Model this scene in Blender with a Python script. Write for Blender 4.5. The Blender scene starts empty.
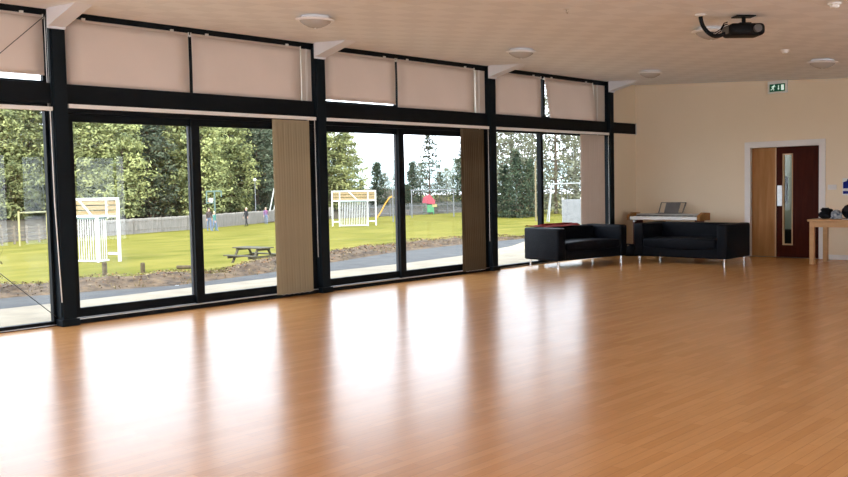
import bpy, bmesh, math, random
from mathutils import Vector, Matrix, noise as mnoise
S = bpy.context.scene
COL = S.collection
PI = math.pi
rnd = random.Random(7)

# ------------------------------------------------------------------ materials
def lin(c):
    return tuple((v / 255 / 12.92 if v / 255 <= .04045 else ((v / 255 + .055) / 1.055) ** 2.4) for v in c)

def mat(name, c1, c2=None, scale=6, rough=.6, spec=.4, metal=0, bump=0, bscale=None, trans=0, stretch=(1, 1, 1), detail=3,
        coords='Object', emit=None, estr=0, rand=0):
    m = bpy.data.materials.new(name); m.use_nodes = True
    nt = m.node_tree; N = nt.nodes; L = nt.links
    b = N['Principled BSDF']
    b.inputs['Roughness'].default_value = rough
    b.inputs['Specular IOR Level'].default_value = spec
    b.inputs['Metallic'].default_value = metal
    tc = N.new('ShaderNodeTexCoord'); mp = N.new('ShaderNodeMapping')
    mp.inputs['Scale'].default_value = stretch
    L.new(tc.outputs[coords], mp.inputs['Vector'])
    nz = N.new('ShaderNodeTexNoise'); nz.inputs['Scale'].default_value = scale; nz.inputs['Detail'].default_value = detail
    L.new(mp.outputs[0], nz.inputs['Vector'])
    rp = N.new('ShaderNodeValToRGB')
    rp.color_ramp.elements[0].position = .32; rp.color_ramp.elements[1].position = .68
    c2 = c2 or tuple(min(1, v * 1.08) for v in c1)
    rp.color_ramp.elements[0].color = (*c1, 1); rp.color_ramp.elements[1].color = (*c2, 1)
    L.new(nz.outputs['Fac'], rp.inputs['Fac'])
    out = rp.outputs['Color']
    if rand:
        oi = N.new('ShaderNodeObjectInfo'); hs = N.new('ShaderNodeHueSaturation'); mr = N.new('ShaderNodeMapRange')
        mr.inputs['To Min'].default_value = 1 - rand; mr.inputs['To Max'].default_value = 1 + rand
        L.new(oi.outputs['Random'], mr.inputs['Value']); L.new(mr.outputs[0], hs.inputs['Value']); L.new(out, hs.inputs['Color']); out = hs.outputs['Color']
    L.new(out, b.inputs['Base Color'])
    if bump:
        bp = N.new('ShaderNodeBump'); bp.inputs['Strength'].default_value = bump; bp.inputs['Distance'].default_value = .02
        n2 = N.new('ShaderNodeTexNoise'); n2.inputs['Scale'].default_value = bscale or scale * 4; n2.inputs['Detail'].default_value = 4
        L.new(mp.outputs[0], n2.inputs['Vector']); L.new(n2.outputs['Fac'], bp.inputs['Height']); L.new(bp.outputs[0], b.inputs['Normal'])
    if emit:
        b.inputs['Emission Color'].default_value = (*emit, 1); b.inputs['Emission Strength'].default_value = estr
    if trans:
        t = N.new('ShaderNodeBsdfTranslucent'); L.new(out, t.inputs['Color'])
        mx = N.new('ShaderNodeMixShader'); mx.inputs[0].default_value = trans
        L.new(b.outputs[0], mx.inputs[1]); L.new(t.outputs[0], mx.inputs[2]); L.new(mx.outputs[0], N['Material Output'].inputs['Surface'])
    return m

def glass_mat():
    m = bpy.data.materials.new('window_glass'); m.use_nodes = True
    nt = m.node_tree; N = nt.nodes; L = nt.links; N.remove(N['Principled BSDF'])
    t = N.new('ShaderNodeBsdfTransparent'); t.inputs[0].default_value = (.965, .98, .97, 1)
    g = N.new('ShaderNodeBsdfGlossy'); g.inputs['Roughness'].default_value = .01
    lw = N.new('ShaderNodeLayerWeight'); pw = N.new('ShaderNodeMath'); pw.operation = 'POWER'; pw.inputs[1].default_value = 5; L.new(lw.outputs['Facing'], pw.inputs[0])
    fr = N.new('ShaderNodeMath'); fr.operation = 'MULTIPLY_ADD'; fr.inputs[1].default_value = .85; fr.inputs[2].default_value = .025; L.new(pw.outputs[0], fr.inputs[0])
    tc = N.new('ShaderNodeTexCoord'); nz = N.new('ShaderNodeTexNoise'); nz.inputs['Scale'].default_value = 1.5
    L.new(tc.outputs['Object'], nz.inputs['Vector'])
    bp = N.new('ShaderNodeBump'); bp.inputs['Strength'].default_value = .01; L.new(nz.outputs['Fac'], bp.inputs['Height']); L.new(bp.outputs[0], g.inputs['Normal'])
    mx = N.new('ShaderNodeMixShader'); L.new(fr.outputs[0], mx.inputs[0]); L.new(t.outputs[0], mx.inputs[1]); L.new(g.outputs[0], mx.inputs[2])
    L.new(mx.outputs[0], N['Material Output'].inputs['Surface'])
    return m

def floor_mat():
    m = bpy.data.materials.new('beech_strip_floor'); m.use_nodes = True
    nt = m.node_tree; N = nt.nodes; L = nt.links; b = N['Principled BSDF']
    tc = N.new('ShaderNodeTexCoord'); mp = N.new('ShaderNodeMapping'); mp.inputs['Rotation'].default_value = (0, 0, PI / 2)
    L.new(tc.outputs['Object'], mp.inputs['Vector'])
    br = N.new('ShaderNodeTexBrick')
    br.offset = .37; br.inputs['Scale'].default_value = 1
    br.inputs['Brick Width'].default_value = .62; br.inputs['Row Height'].default_value = .068
    br.inputs['Mortar Size'].default_value = .0012; br.inputs['Mortar Smooth'].default_value = .3; br.inputs['Bias'].default_value = -.1
    br.inputs['Color1'].default_value = (*FL1, 1); br.inputs['Color2'].default_value = (*FL2, 1); br.inputs['Mortar'].default_value = (*FL3, 1)
    L.new(mp.outputs[0], br.inputs['Vector'])
    # grain along the boards
    m2 = N.new('ShaderNodeMapping'); m2.inputs['Scale'].default_value = (40, 2.5, 1); L.new(tc.outputs['Object'], m2.inputs['Vector'])
    nz = N.new('ShaderNodeTexNoise'); nz.inputs['Scale'].default_value = 1.2; nz.inputs['Detail'].default_value = 4; L.new(m2.outputs[0], nz.inputs['Vector'])
    mr = N.new('ShaderNodeMapRange'); mr.inputs['To Min'].default_value = .86; mr.inputs['To Max'].default_value = 1.14; L.new(nz.outputs['Fac'], mr.inputs['Value'])
    n3 = N.new('ShaderNodeTexNoise'); n3.inputs['Scale'].default_value = .8; L.new(tc.outputs['Object'], n3.inputs['Vector'])
    mr3 = N.new('ShaderNodeMapRange'); mr3.inputs['To Min'].default_value = .92; mr3.inputs['To Max'].default_value = 1.08; L.new(n3.outputs['Fac'], mr3.inputs['Value'])
    mu = N.new('ShaderNodeMath'); mu.operation = 'MULTIPLY'; L.new(mr.outputs[0], mu.inputs[0]); L.new(mr3.outputs[0], mu.inputs[1])
    hs = N.new('ShaderNodeHueSaturation'); L.new(br.outputs['Color'], hs.inputs['Color']); L.new(mu.outputs[0], hs.inputs['Value'])
    L.new(hs.outputs[0], b.inputs['Base Color'])
    n4 = N.new('ShaderNodeTexNoise'); n4.inputs['Scale'].default_value = 2.5; n4.inputs['Detail'].default_value = 3; L.new(tc.outputs['Object'], n4.inputs['Vector'])
    mr4 = N.new('ShaderNodeMapRange'); mr4.inputs['To Min'].default_value = FROUGH - .03; mr4.inputs['To Max'].default_value = FROUGH + .03; L.new(n4.outputs['Fac'], mr4.inputs['Value'])
    L.new(mr4.outputs[0], b.inputs['Roughness'])
    b.inputs['Specular IOR Level'].default_value = FSPEC
    bp = N.new('ShaderNodeBump'); bp.inputs['Strength'].default_value = .06; bp.inputs['Distance'].default_value = .002
    L.new(br.outputs['Fac'], bp.inputs['Height']); bp.invert = True; L.new(bp.outputs[0], b.inputs['Normal'])
    return m

def ceiling_mat():
    m = bpy.data.materials.new('ceiling_tiles'); m.use_nodes = True
    nt = m.node_tree; N = nt.nodes; L = nt.links; b = N['Principled BSDF']; b.inputs['Roughness'].default_value = .75; b.inputs['Specular IOR Level'].default_value = .15
    tc = N.new('ShaderNodeTexCoord')
    ck = N.new('ShaderNodeTexChecker'); ck.inputs['Scale'].default_value = 1 / .31
    ck.inputs['Color1'].default_value = (*CE1, 1); ck.inputs['Color2'].default_value = (*CE2, 1); L.new(tc.outputs['Object'], ck.inputs['Vector'])
    nz = N.new('ShaderNodeTexNoise'); nz.inputs['Scale'].default_value = .7; L.new(tc.outputs['Object'], nz.inputs['Vector'])
    mr = N.new('ShaderNodeMapRange'); mr.inputs['To Min'].default_value = .96; mr.inputs['To Max'].default_value = 1.04; L.new(nz.outputs['Fac'], mr.inputs['Value'])
    hs = N.new('ShaderNodeHueSaturation'); L.new(ck.outputs['Color'], hs.inputs['Color']); L.new(mr.outputs[0], hs.inputs['Value']); L.new(hs.outputs[0], b.inputs['Base Color'])
    return m

def wood_mat(name, c1, c2, rough=.35, axis='Z', sc=1.0, spec=.4):
    m = bpy.data.materials.new(name); m.use_nodes = True
    nt = m.node_tree; N = nt.nodes; L = nt.links; b = N['Principled BSDF']; b.inputs['Roughness'].default_value = rough; b.inputs['Specular IOR Level'].default_value = spec
    tc = N.new('ShaderNodeTexCoord'); mp = N.new('ShaderNodeMapping')
    s = {'X': (1.5, 14, 14), 'Y': (14, 1.5, 14), 'Z': (14, 14, 1.5)}[axis]; mp.inputs['Scale'].default_value = [v * sc for v in s]
    L.new(tc.outputs['Object'], mp.inputs['Vector'])
    nz = N.new('ShaderNodeTexNoise'); nz.inputs['Scale'].default_value = 1; nz.inputs['Detail'].default_value = 5; nz.inputs['Distortion'].default_value = .6; L.new(mp.outputs[0], nz.inputs['Vector'])
    rp = N.new('ShaderNodeValToRGB'); rp.color_ramp.elements[0].position = .3; rp.color_ramp.elements[1].position = .7
    rp.color_ramp.elements[0].color = (*c1, 1); rp.color_ramp.elements[1].color = (*c2, 1)
    L.new(nz.outputs['Fac'], rp.inputs['Fac']); L.new(rp.outputs[0], b.inputs['Base Color'])
    return m

FL1, FL2, FL3 = (.57, .272, .092), (.66, .335, .122), (.36, .16, .06)
FROUGH, FSPEC = .25, .45
CE1, CE2 = (.90, .905, .93), (.85, .855, .88)
M = {}
M['floor'] = floor_mat()
M['ceiling'] = ceiling_mat()
M['glass'] = glass_mat()
M['wall'] = mat('cream_wall_paint', (.86, .715, .535), (.88, .735, .555), scale=1.2, rough=.7, spec=.2, bump=.03, bscale=60)
M['reveal'] = mat('grey_cream_lining', (.60, .53, .47), (.64, .57, .51), scale=2, rough=.8, spec=.1)
M['white_trim'] = mat('white_gloss_paint', (.80, .76, .74), (.84, .80, .78), scale=3, rough=.35)
M['bracket'] = mat('white_steel_paint', (.80, .80, .84), (.84, .84, .88), scale=3, rough=.45)
M['black_frame'] = mat('black_powder_coat', (.004, .006, .008), (.006, .008, .011), scale=8, rough=.5, spec=.12)
M['column'] = mat('blue_black_steel_paint', (.005, .009, .013), (.007, .012, .017), scale=4, rough=.55, spec=.12)
M['silver'] = mat('brushed_aluminium', (.55, .56, .58), (.62, .63, .65), scale=20, rough=.35, metal=1)
M['sash_grey'] = mat('grey_sash_edge', (.055, .058, .065), (.075, .078, .085), scale=6, rough=.5, spec=.2)
M['chrome'] = mat('chrome', (.75, .75, .76), (.8, .8, .81), scale=4, rough=.12, metal=1)
M['white_plastic'] = mat('white_plastic', (.78, .76, .73), (.82, .80, .77), scale=4, rough=.4)
M['headrail'] = mat('white_headrail', (.90, .89, .88), (.92, .91, .90), scale=3, rough=.4)
M['roller_cloth'] = mat('pinkish_beige_roller_cloth', (.735, .63, .565), (.765, .655, .59), scale=2, rough=.9, spec=.05, trans=.34, bump=.05, bscale=300)
M['slat_cloth'] = mat('taupe_slat_cloth', (.42, .355, .24), (.50, .42, .29), scale=4, rough=.9, spec=.05, trans=.3, stretch=(8, 8, .4))
M['slat_shaded'] = mat('shade_darkened_slat_cloth', (.085, .06, .036), (.15, .115, .075), scale=4, rough=.9, spec=.05, trans=.12, stretch=(8, 8, .4))  # shade of the backlit slat stack put into the cloth colour
M['slat_pink'] = mat('pale_pinkish_slat_cloth', (.66, .565, .50), (.70, .60, .53), scale=4, rough=.9, spec=.05, trans=.35, stretch=(8, 8, .4))
M['leather'] = mat('black_leather', (.004, .005, .008), (.007, .008, .012), scale=10, rough=.5, spec=.08, bump=.25, bscale=50)
M['red_cloth'] = mat('red_cloth', (.16, .018, .014), (.26, .035, .028), scale=8, rough=.9, spec=.1, bump=.3)
M['plywood'] = wood_mat('light_veneer', (.32, .145, .045), (.44, .215, .08), rough=.5, sc=.8, spec=.15)
M['mahogany'] = wood_mat('dark_red_veneer', (.040, .006, .003), (.065, .011, .005), rough=.5, spec=.08)
M['pine_edge'] = wood_mat('pale_edge_lipping', (.55, .36, .20), (.65, .45, .26), rough=.5)
M['table_wood'] = wood_mat('beech_table_wood', (.50, .27, .11), (.60, .34, .15), rough=.4, axis='X')
M['piano_wood'] = wood_mat('cherry_piano_wood', (.27, .11, .028), (.36, .16, .042), rough=.45, spec=.15, axis='X')
M['piano_silver'] = mat('silver_grey_plastic', (.34, .31, .29), (.40, .37, .34), scale=5, rough=.4)
M['piano_key'] = mat('ivory_keys', (.85, .83, .80), (.88, .86, .83), scale=5, rough=.3)
M['dark_plastic'] = mat('black_plastic', (.006, .006, .007), (.010, .010, .011), scale=9, rough=.5, spec=.1)
M['grey_plastic'] = mat('grey_plastic', (.10, .09, .085), (.14, .125, .12), scale=9, rough=.5)
M['dark_red'] = mat('dark_red_wood', (.09, .02, .015), (.13, .03, .022), scale=9, rough=.45)
M['bag_cloth'] = mat('black_bag_nylon', (.007, .007, .009), (.014, .014, .017), scale=14, rough=.8, spec=.08, bump=.4)
M['bag_print'] = mat('grey_white_print', (.06, .09, .14), (.55, .57, .60), scale=22, rough=.8, bump=.2, detail=1)
M['paper'] = mat('white_paper', (.78, .78, .76), (.82, .82, .80), scale=3, rough=.8)
M['blue_print'] = mat('blue_print', (.006, .018, .20), (.01, .026, .25), scale=6, rough=.6, spec=.1)
M['green_sign'] = mat('green_sign_face', (.0, .085, .04), (.0, .10, .048), scale=5, rough=.35, emit=(0, .2, .09), estr=.06)
M['sign_white'] = mat('pale_sign_symbol', (.70, .85, .76), (.74, .88, .8), scale=5, rough=.35, emit=(.7, .9, .8), estr=.35)
M['lamp_glass'] = mat('opal_lamp_glass', (.62, .58, .55), (.66, .62, .59), scale=3, rough=.2, trans=.35)
M['lamp_rim'] = mat('lamp_rim', (.90, .89, .89), (.92, .91, .91), scale=3, rough=.3)
M['wire'] = mat('steel_rod', (.05, .05, .05), (.08, .08, .08), scale=10, rough=.4, metal=.6)
M['corridor'] = mat('pale_green_wall', (.50, .56, .50), (.54, .60, .54), scale=2, rough=.7)
# outdoors
ZG = -1.8
M['duff'] = mat('pine_litter', (.030, .022, .014), (.07, .055, .03), scale=1.5, rough=.95, detail=6)
M['paving'] = mat('pale_paving', (.25, .20, .138), (.34, .278, .195), scale=2.2, rough=.9, bump=.1, coords='Object')
M['tarmac'] = mat('grey_tarmac', (.036, .036, .037), (.062, .061, .06), scale=3, rough=.85, bump=.3, bscale=60)
M['soil'] = mat('leaf_litter_soil', (.025, .014, .007), (.15, .095, .05), scale=5, rough=.95, bump=.8, bscale=14, detail=8)
M['lawn'] = mat('yellow_green_lawn', (.100, .100, .012), (.188, .160, .032), scale=.55, rough=.95, spec=.05, bump=.3, bscale=12, detail=8, stretch=(1, .45, 1))
M['leaf_brown'] = mat('brown_leaf', (.05, .028, .015), (.10, .06, .03), scale=9, rough=.9)
M['leaf_rust'] = mat('rust_leaf', (.16, .06, .02), (.22, .09, .03), scale=9, rough=.9)
M['leaf_straw'] = mat('straw_leaf', (.24, .18, .09), (.30, .23, .12), scale=9, rough=.9)
M['tuft'] = mat('dry_grass', (.13, .105, .04), (.22, .175, .08), scale=3, rough=.95, spec=.05, trans=.25)
M['moss'] = mat('green_grass_blade', (.075, .095, .018), (.14, .14, .035), scale=3, rough=.95, spec=.05, trans=.25)
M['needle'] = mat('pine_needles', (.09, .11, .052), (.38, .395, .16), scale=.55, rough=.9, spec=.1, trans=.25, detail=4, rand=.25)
M['needle_shade'] = mat('shade_toned_pine_needles', (.05, .068, .048), (.15, .175, .11), scale=.6, rough=.9, spec=.1, trans=.25, detail=4, rand=.2)  # darker copy of the pine needles, shade and haze painted in
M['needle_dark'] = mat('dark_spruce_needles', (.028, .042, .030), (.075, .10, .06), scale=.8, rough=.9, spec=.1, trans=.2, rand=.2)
M['needle_grey'] = mat('grey_green_leaves', (.10, .11, .075), (.24, .245, .17), scale=.7, rough=.9, spec=.1, trans=.3, rand=.2)
M['bark'] = mat('bark', (.07, .05, .038), (.14, .105, .08), scale=5, rough=.95, stretch=(4, 4, 1), bump=.5)
M['fence_wood'] = mat('weathered_fence_boards', (.24, .225, .205), (.34, .315, .29), scale=3, rough=.9, stretch=(3, 3, .4))
M['rail_wood'] = mat('brown_fence_rails', (.14, .115, .09), (.21, .175, .135), scale=3, rough=.9)
M['steel_fence'] = mat('grey_steel_fence', (.14, .148, .165), (.19, .198, .215), scale=3, rough=.5)
M['goal_white'] = mat('white_goal_steel', (.50, .51, .50), (.56, .57, .56), scale=3, rough=.4)
M['goal_slat'] = wood_mat('yellow_pine_slats', (.22, .155, .075), (.30, .22, .115), rough=.7, axis='X', sc=.4)
M['picnic'] = mat('weathered_picnic_wood', (.045, .038, .024), (.085, .075, .05), scale=4, rough=.85, stretch=(1, 6, 6))
M['stump'] = mat('stump_wood', (.05, .036, .02), (.10, .075, .042), scale=6, rough=.9)
M['teal'] = mat('teal_steel_paint', (.075, .125, .11), (.10, .15, .135), scale=4, rough=.5)
M['yellow'] = mat('pale_yellow_paint', (.30, .27, .12), (.36, .32, .15), scale=4, rough=.5)
M['orange'] = mat('orange_slide_plastic', (.72, .33, .05), (.80, .40, .08), scale=3, rough=.35)
M['play_red'] = mat('pinkish_red_play_panel', (.30, .045, .075), (.36, .065, .095), scale=3, rough=.45)
M['play_green'] = mat('green_play_panel', (.06, .22, .11), (.08, .27, .14), scale=3, rough=.45)
M['tan_pole'] = mat('tan_timber_pole', (.17, .135, .08), (.22, .175, .11), scale=5, rough=.85)
M['steel_pale'] = mat('pale_grey_steel', (.26, .275, .29), (.31, .325, .34), scale=3, rough=.5)
M['hill'] = mat('hazed_hill', (.42, .50, .50), (.50, .57, .54), scale=.01, rough=1, spec=0, detail=6)  # distance haze mixed into the hill's base colour
M['skin'] = mat('skin', (.50, .30, .22), (.55, .34, .25), scale=9, rough=.6)
M['hair_brown'] = mat('brown_hair', (.035, .022, .014), (.06, .04, .026), scale=20, rough=.6)
M['hair_fair'] = mat('fair_hair', (.45, .36, .25), (.52, .42, .3), scale=20, rough=.6)
M['denim'] = mat('blue_jeans', (.10, .14, .22), (.15, .20, .30), scale=12, rough=.9)
M['top_dark'] = mat('dark_brown_coat', (.045, .032, .03), (.07, .052, .05), scale=9, rough=.9)
M['top_teal'] = mat('teal_jumper', (.055, .17, .14), (.075, .20, .17), scale=9, rough=.9)
M['top_black'] = mat('black_clothes', (.012, .012, .016), (.022, .022, .028), scale=9, rough=.9)
M['top_violet'] = mat('red_and_violet_top', (.20, .06, .10), (.12, .09, .22), scale=6, rough=.9)

# ------------------------------------------------------------------ helpers
class MB:
    def __init__(s): s.bm = bmesh.new()
    def _x(s, vs, mt):
        bmesh.ops.transform(s.bm, matrix=mt, verts=vs)
    def box(s, x0, x1, y0, y1, z0, z1, bev=0, seg=2, mt=None, mi=0):
        r = bmesh.ops.create_cube(s.bm, size=1); vs = r['verts']
        s._x(vs, Matrix.Translation(((x0 + x1) / 2, (y0 + y1) / 2, (z0 + z1) / 2)) @ Matrix.Diagonal((abs(x1 - x0), abs(y1 - y0), abs(z1 - z0), 1)))
        fs = set(f for v in vs for f in v.link_faces)
        if bev:
            es = list(set(e for v in vs for e in v.link_edges))
            n0 = set(s.bm.verts)
            rb = bmesh.ops.bevel(s.bm, geom=es, offset=bev, segments=seg, affect='EDGES', profile=.5)
            vs = list(set(rb['verts']) | set(v for v in vs if v.is_valid)); fs = set(f for v in vs for f in v.link_faces)
        if mi:
            for f in fs: f.material_index = mi
        if mt is not None: s._x(vs, mt)
        return s
    def bar(s, a, b, r, n=8, r2=None, cap=True):
        a = Vector(a); b = Vector(b); d = b - a
        q = bmesh.ops.create_cone(s.bm, cap_ends=cap, segments=n, radius1=r, radius2=r if r2 is None else r2, depth=d.length)
        s._x(q['verts'], Matrix.Translation((a + b) / 2) @ d.to_track_quat('Z', 'Y').to_matrix().to_4x4())
        return s
    def beam(s, a, b, w, h, up=(0, 0, 1), bev=0):
        a = Vector(a); b = Vector(b); d = b - a; z = d.normalized(); x = Vector(up).cross(z)
        if x.length < 1e-4: x = Vector((1, 0, 0))
        x.normalize(); y = z.cross(x)
        mt = Matrix((x, y, z)).transposed().to_4x4(); mt.translation = (a + b) / 2
        return s.box(-w / 2, w / 2, -h / 2, h / 2, -d.length / 2, d.length / 2, bev, mt=mt)
    def tube(s, pts, r, n=8):
        pts = [Vector(p) for p in pts]; rings = []
        for i, p in enumerate(pts):
            t = (pts[min(i + 1, len(pts) - 1)] - pts[max(i - 1, 0)]).normalized()
            q = t.to_track_quat('Z', 'Y').to_matrix()
            rr = r[i] if isinstance(r, (list, tuple)) else r
            rings.append([s.bm.verts.new(p + q @ Vector((rr * math.cos(2 * PI * k / n), rr * math.sin(2 * PI * k / n), 0))) for k in range(n)])
        for a, b in zip(rings, rings[1:]):
            for k in range(n): s.bm.faces.new((a[k], a[(k + 1) % n], b[(k + 1) % n], b[k]))
        s.bm.faces.new(rings[0][::-1]); s.bm.faces.new(rings[-1])
        return s
    def lathe(s, prof, n=32, c=(0, 0, 0)):
        rings = []
        for r, z in prof:
            if r < 1e-5: rings.append([s.bm.verts.new((c[0], c[1], c[2] + z))])
            else: rings.append([s.bm.verts.new((c[0] + r * math.cos(2 * PI * k / n), c[1] + r * math.sin(2 * PI * k / n), c[2] + z)) for k in range(n)])
        for a, b in zip(rings, rings[1:]):
            for k in range(n):
                q = [a[k % len(a)], a[(k + 1) % len(a)], b[(k + 1) % len(b)], b[k % len(b)]]
                u = []
                for v in q:
                    if v not in u: u.append(v)
                if len(u) > 2: s.bm.faces.new(u)
        return s
    def prism(s, poly, vec):
        vec = Vector(vec)
        a = [s.bm.verts.new(p) for p in poly]; b = [s.bm.verts.new(Vector(p) + vec) for p in poly]; n = len(a)
        s.bm.faces.new(a[::-1]); s.bm.faces.new(b)
        for k in range(n): s.bm.faces.new((a[k], a[(k + 1) % n], b[(k + 1) % n], b[k]))
        return s
    def blob(s, c, rx, ry, rz, sub=3, amp=.12, fr=3, seed=0, floor=None):
        r = bmesh.ops.create_icosphere(s.bm, subdivisions=sub, radius=1)
        for v in r['verts']:
            p = v.co.copy(); k = 1 + amp * mnoise.noise(p * fr + Vector((seed, seed * 2, 0))) + amp * .5 * mnoise.noise(p * fr * 2.7 + Vector((seed, 0, 5)))
            v.co = Vector((c[0] + p.x * rx * k, c[1] + p.y * ry * k, c[2] + p.z * rz * k))
            if floor is not None and v.co.z < floor: v.co.z = floor
        return s
    def quad(s, c, u, v):
        c = Vector(c); s.bm.faces.new([s.bm.verts.new(c + a * u + b * v) for a, b in ((-1, -1), (1, -1), (1, 1), (-1, 1))])
    def build(s, name, m, parent=None, loc=None, smooth=False, rotz=0):
        bmesh.ops.recalc_face_normals(s.bm, faces=s.bm.faces)
        me = bpy.data.meshes.new(name); s.bm.to_mesh(me); s.bm.free()
        for x in (m if isinstance(m, list) else [m]): me.materials.append(x)
        if smooth:
            for p in me.polygons: p.use_smooth = True
        o = bpy.data.objects.new(name, me); COL.objects.link(o)
        if loc is not None: o.location = loc
        o.rotation_euler.z = rotz
        if parent is not None: o.parent = parent
        return o

def smooth_by_angle(o, ang=40):
    me = o.data
    for p in me.polygons: p.use_smooth = True
    bm = bmesh.new(); bm.from_mesh(me)
    for e in bm.edges:
        if len(e.link_faces) == 2 and e.calc_face_angle(0) > math.radians(ang): e.smooth = False
    bm.to_mesh(me); bm.free(); return o

def tag(o, label, cat, group=None, kind=None):
    o['label'] = label; o['category'] = cat
    if group: o['group'] = group
    if kind: o['kind'] = kind
    return o
def thing(name, label, cat, loc=(0, 0, 0), rotz=0, group=None):
    o = bpy.data.objects.new(name, None); COL.objects.link(o); o.empty_display_size = .1
    o.location = loc; o.rotation_euler.z = rotz
    return tag(o, label, cat, group)
def struct(o):
    o['kind'] = 'structure'; return o
def srt(name, loc=(0, 0, 0)):
    o = bpy.data.objects.new(name, None); COL.objects.link(o); o.location = loc; o['kind'] = 'structure'; return o
def copy_tree(o, parent=None):
    c = o.copy(); COL.objects.link(c)
    if parent is not None:
        c.parent = parent; c.matrix_parent_inverse = o.matrix_parent_inverse.copy()
    for ch in list(o.children): copy_tree(ch, c)
    return c
def lathe_r(prof, n=32): return prof

# ------------------------------------------------------------------ camera
H = 1.45
yaw, pit, rol, F = -.75757, -.057725, -.02058, 903.7
fw = Vector((math.sin(yaw) * math.cos(pit), math.cos(yaw) * math.cos(pit), math.sin(pit)))
rt = Vector((math.cos(yaw), -math.sin(yaw), 0)); up = rt.cross(fw)
r2 = math.cos(rol) * rt + math.sin(rol) * up; u2 = -math.sin(rol) * rt + math.cos(rol) * up
cd = bpy.data.cameras.new('camera'); cam = bpy.data.objects.new('camera', cd); COL.objects.link(cam)
mt = Matrix((r2, u2, -fw)).transposed().to_4x4(); mt.translation = (0, 0, H); cam.matrix_world = mt
cd.sensor_width = 36; cd.lens = 36 * F / 848; cd.clip_end = 3000; cd.clip_start = .05
S.camera = cam
GR = Vector((.727, .687, 0)); GF = Vector((-.687, .727, 0))      # ground directions: across the view, along the view

# ------------------------------------------------------------------ the room
XW = -9.60            # room side of the columns
CX0, CX1, Y0, YF = -9.60, 3.4, -3.6, 16.65
def ceil_z(x): return 3.43 - .061 * (x + 9.6)
b = MB(); b.box(-9.8, CX1, Y0, YF, -.12, 0); struct(b.build('floor', M['floor']))
b = MB(); b.prism([(-9.95, Y0 - .2, ceil_z(-9.95)), (CX1 + .2, Y0 - .2, ceil_z(CX1 + .2)), (CX1 + .2, Y0 - .2, ceil_z(CX1 + .2) + .25), (-9.95, Y0 - .2, ceil_z(-9.95) + .25)], (0, YF - Y0 + .4, 0))
struct(b.build('ceiling', M['ceiling']))
# far wall with the door opening
DX0, DX1, DH = -7.24, -5.98, 2.04
b = MB(); b.box(-9.8, DX0, YF, YF + .2, 0, 3.5); b.box(DX1, CX1, YF, YF + .2, 0, 3.3); b.box(DX0, DX1, YF, YF + .2, DH, 3.35); struct(b.build('wall_back', M['wall']))
b = MB(); b.box(-9.85, -9.68, 15.69, YF, 0, 3.5); struct(b.build('wall_left', M['wall']))
# right wall and rear wall stand behind the camera; tall windows in both are added to fill the room with daylight
ZB, ZT = .12, 2.5
b = MB(); b.box(CX1, CX1 + .2, Y0, YF, 0, ZB); b.box(CX1, CX1 + .2, Y0, YF, ZT, 3.2)
RW = ((-3.2, -.3), (0, 2.9), (3.2, 6.1), (6.4, 9.3), (9.6, 12.5))
yy = [Y0] + [v for w in RW for v in w] + [YF]
for y0, y1 in zip(yy[::2], yy[1::2]): b.box(CX1, CX1 + .2, y0, y1, ZB, ZT)
struct(b.build('wall_right', M['wall']))
FW = ((-9.3, -6.4), (-6.1, -3.2), (-2.9, -.1), (.2, 3.1))
b = MB(); b.box(-9.8, CX1 + .2, Y0 - .2, Y0, 0, ZB).box(-9.8, CX1 + .2, Y0 - .2, Y0, ZT, 3.5)
xx = [-9.8] + [v for w in FW for v in w] + [CX1 + .2]
for x0, x1 in zip(xx[::2], xx[1::2]): b.box(x0, x1, Y0 - .2, Y0, ZB, ZT)
struct(b.build('wall_front', M['wall']))
def fill_window(n, length, loc, rz):  # unseen window, added for light from behind the camera
    w = MB(); l = length / 2
    w.box(-l, l, -.03, .03, ZB, ZB + .06).box(-l, l, -.03, .03, ZT - .06, ZT).box(-l, -l + .06, -.03, .03, ZB, ZT).box(l - .06, l, -.03, .03, ZB, ZT).box(-.03, .03, -.03, .03, ZB, ZT)
    wo = struct(w.build('window_%d' % n, M['black_frame'], loc=loc, rotz=rz))
    g = MB(); g.box(-l + .05, l - .05, -.004, .004, ZB + .05, ZT - .05); g.build('glass_pane', M['glass'], wo)
for i, (y0, y1) in enumerate(RW): fill_window(20 + i, y1 - y0, (CX1 + .1, (y0 + y1) / 2, 0), PI / 2)
for i, (x0, x1) in enumerate(FW): fill_window(30 + i, x1 - x0, ((x0 + x1) / 2, Y0 - .1, 0), 0)
for n, (x0, x1) in enumerate(((-9.68, DX0 - .11), (DX1 + .11, CX1))):
    b = MB(); b.box(x0, x1, YF - .018, YF, 0, .085, bev=.004); struct(b.build('baseboard_back', M['white_trim']))
for i, (y0, y1) in enumerate(((-2.6, -.2), (.2, 2.6), (3.2, 5.8), (6.4, 9.0), (9.6, 12.2))):  # more unseen right-wall windows, also added as a daylight source
    w = MB()
    w.box(CX1 + .06, CX1 + .12, y0, y1, .9, .96).box(CX1 + .06, CX1 + .12, y0, y1, 2.39, 2.45).box(CX1 + .06, CX1 + .12, y0, y0 + .06, .9, 2.45).box(CX1 + .06, CX1 + .12, y1 - .06, y1, .9, 2.45).box(CX1 + .06, CX1 + .12, (y0 + y1) / 2 - .03, (y0 + y1) / 2 + .03, .9, 2.45)
    wo = struct(w.build('window_%d' % (20 + i), M['black_frame']))
    g = MB(); g.box(CX1 + .085, CX1 + .093, y0 + .05, y1 - .05, .95, 2.4); g.build('glass_pane', M['glass'], wo)

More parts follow.
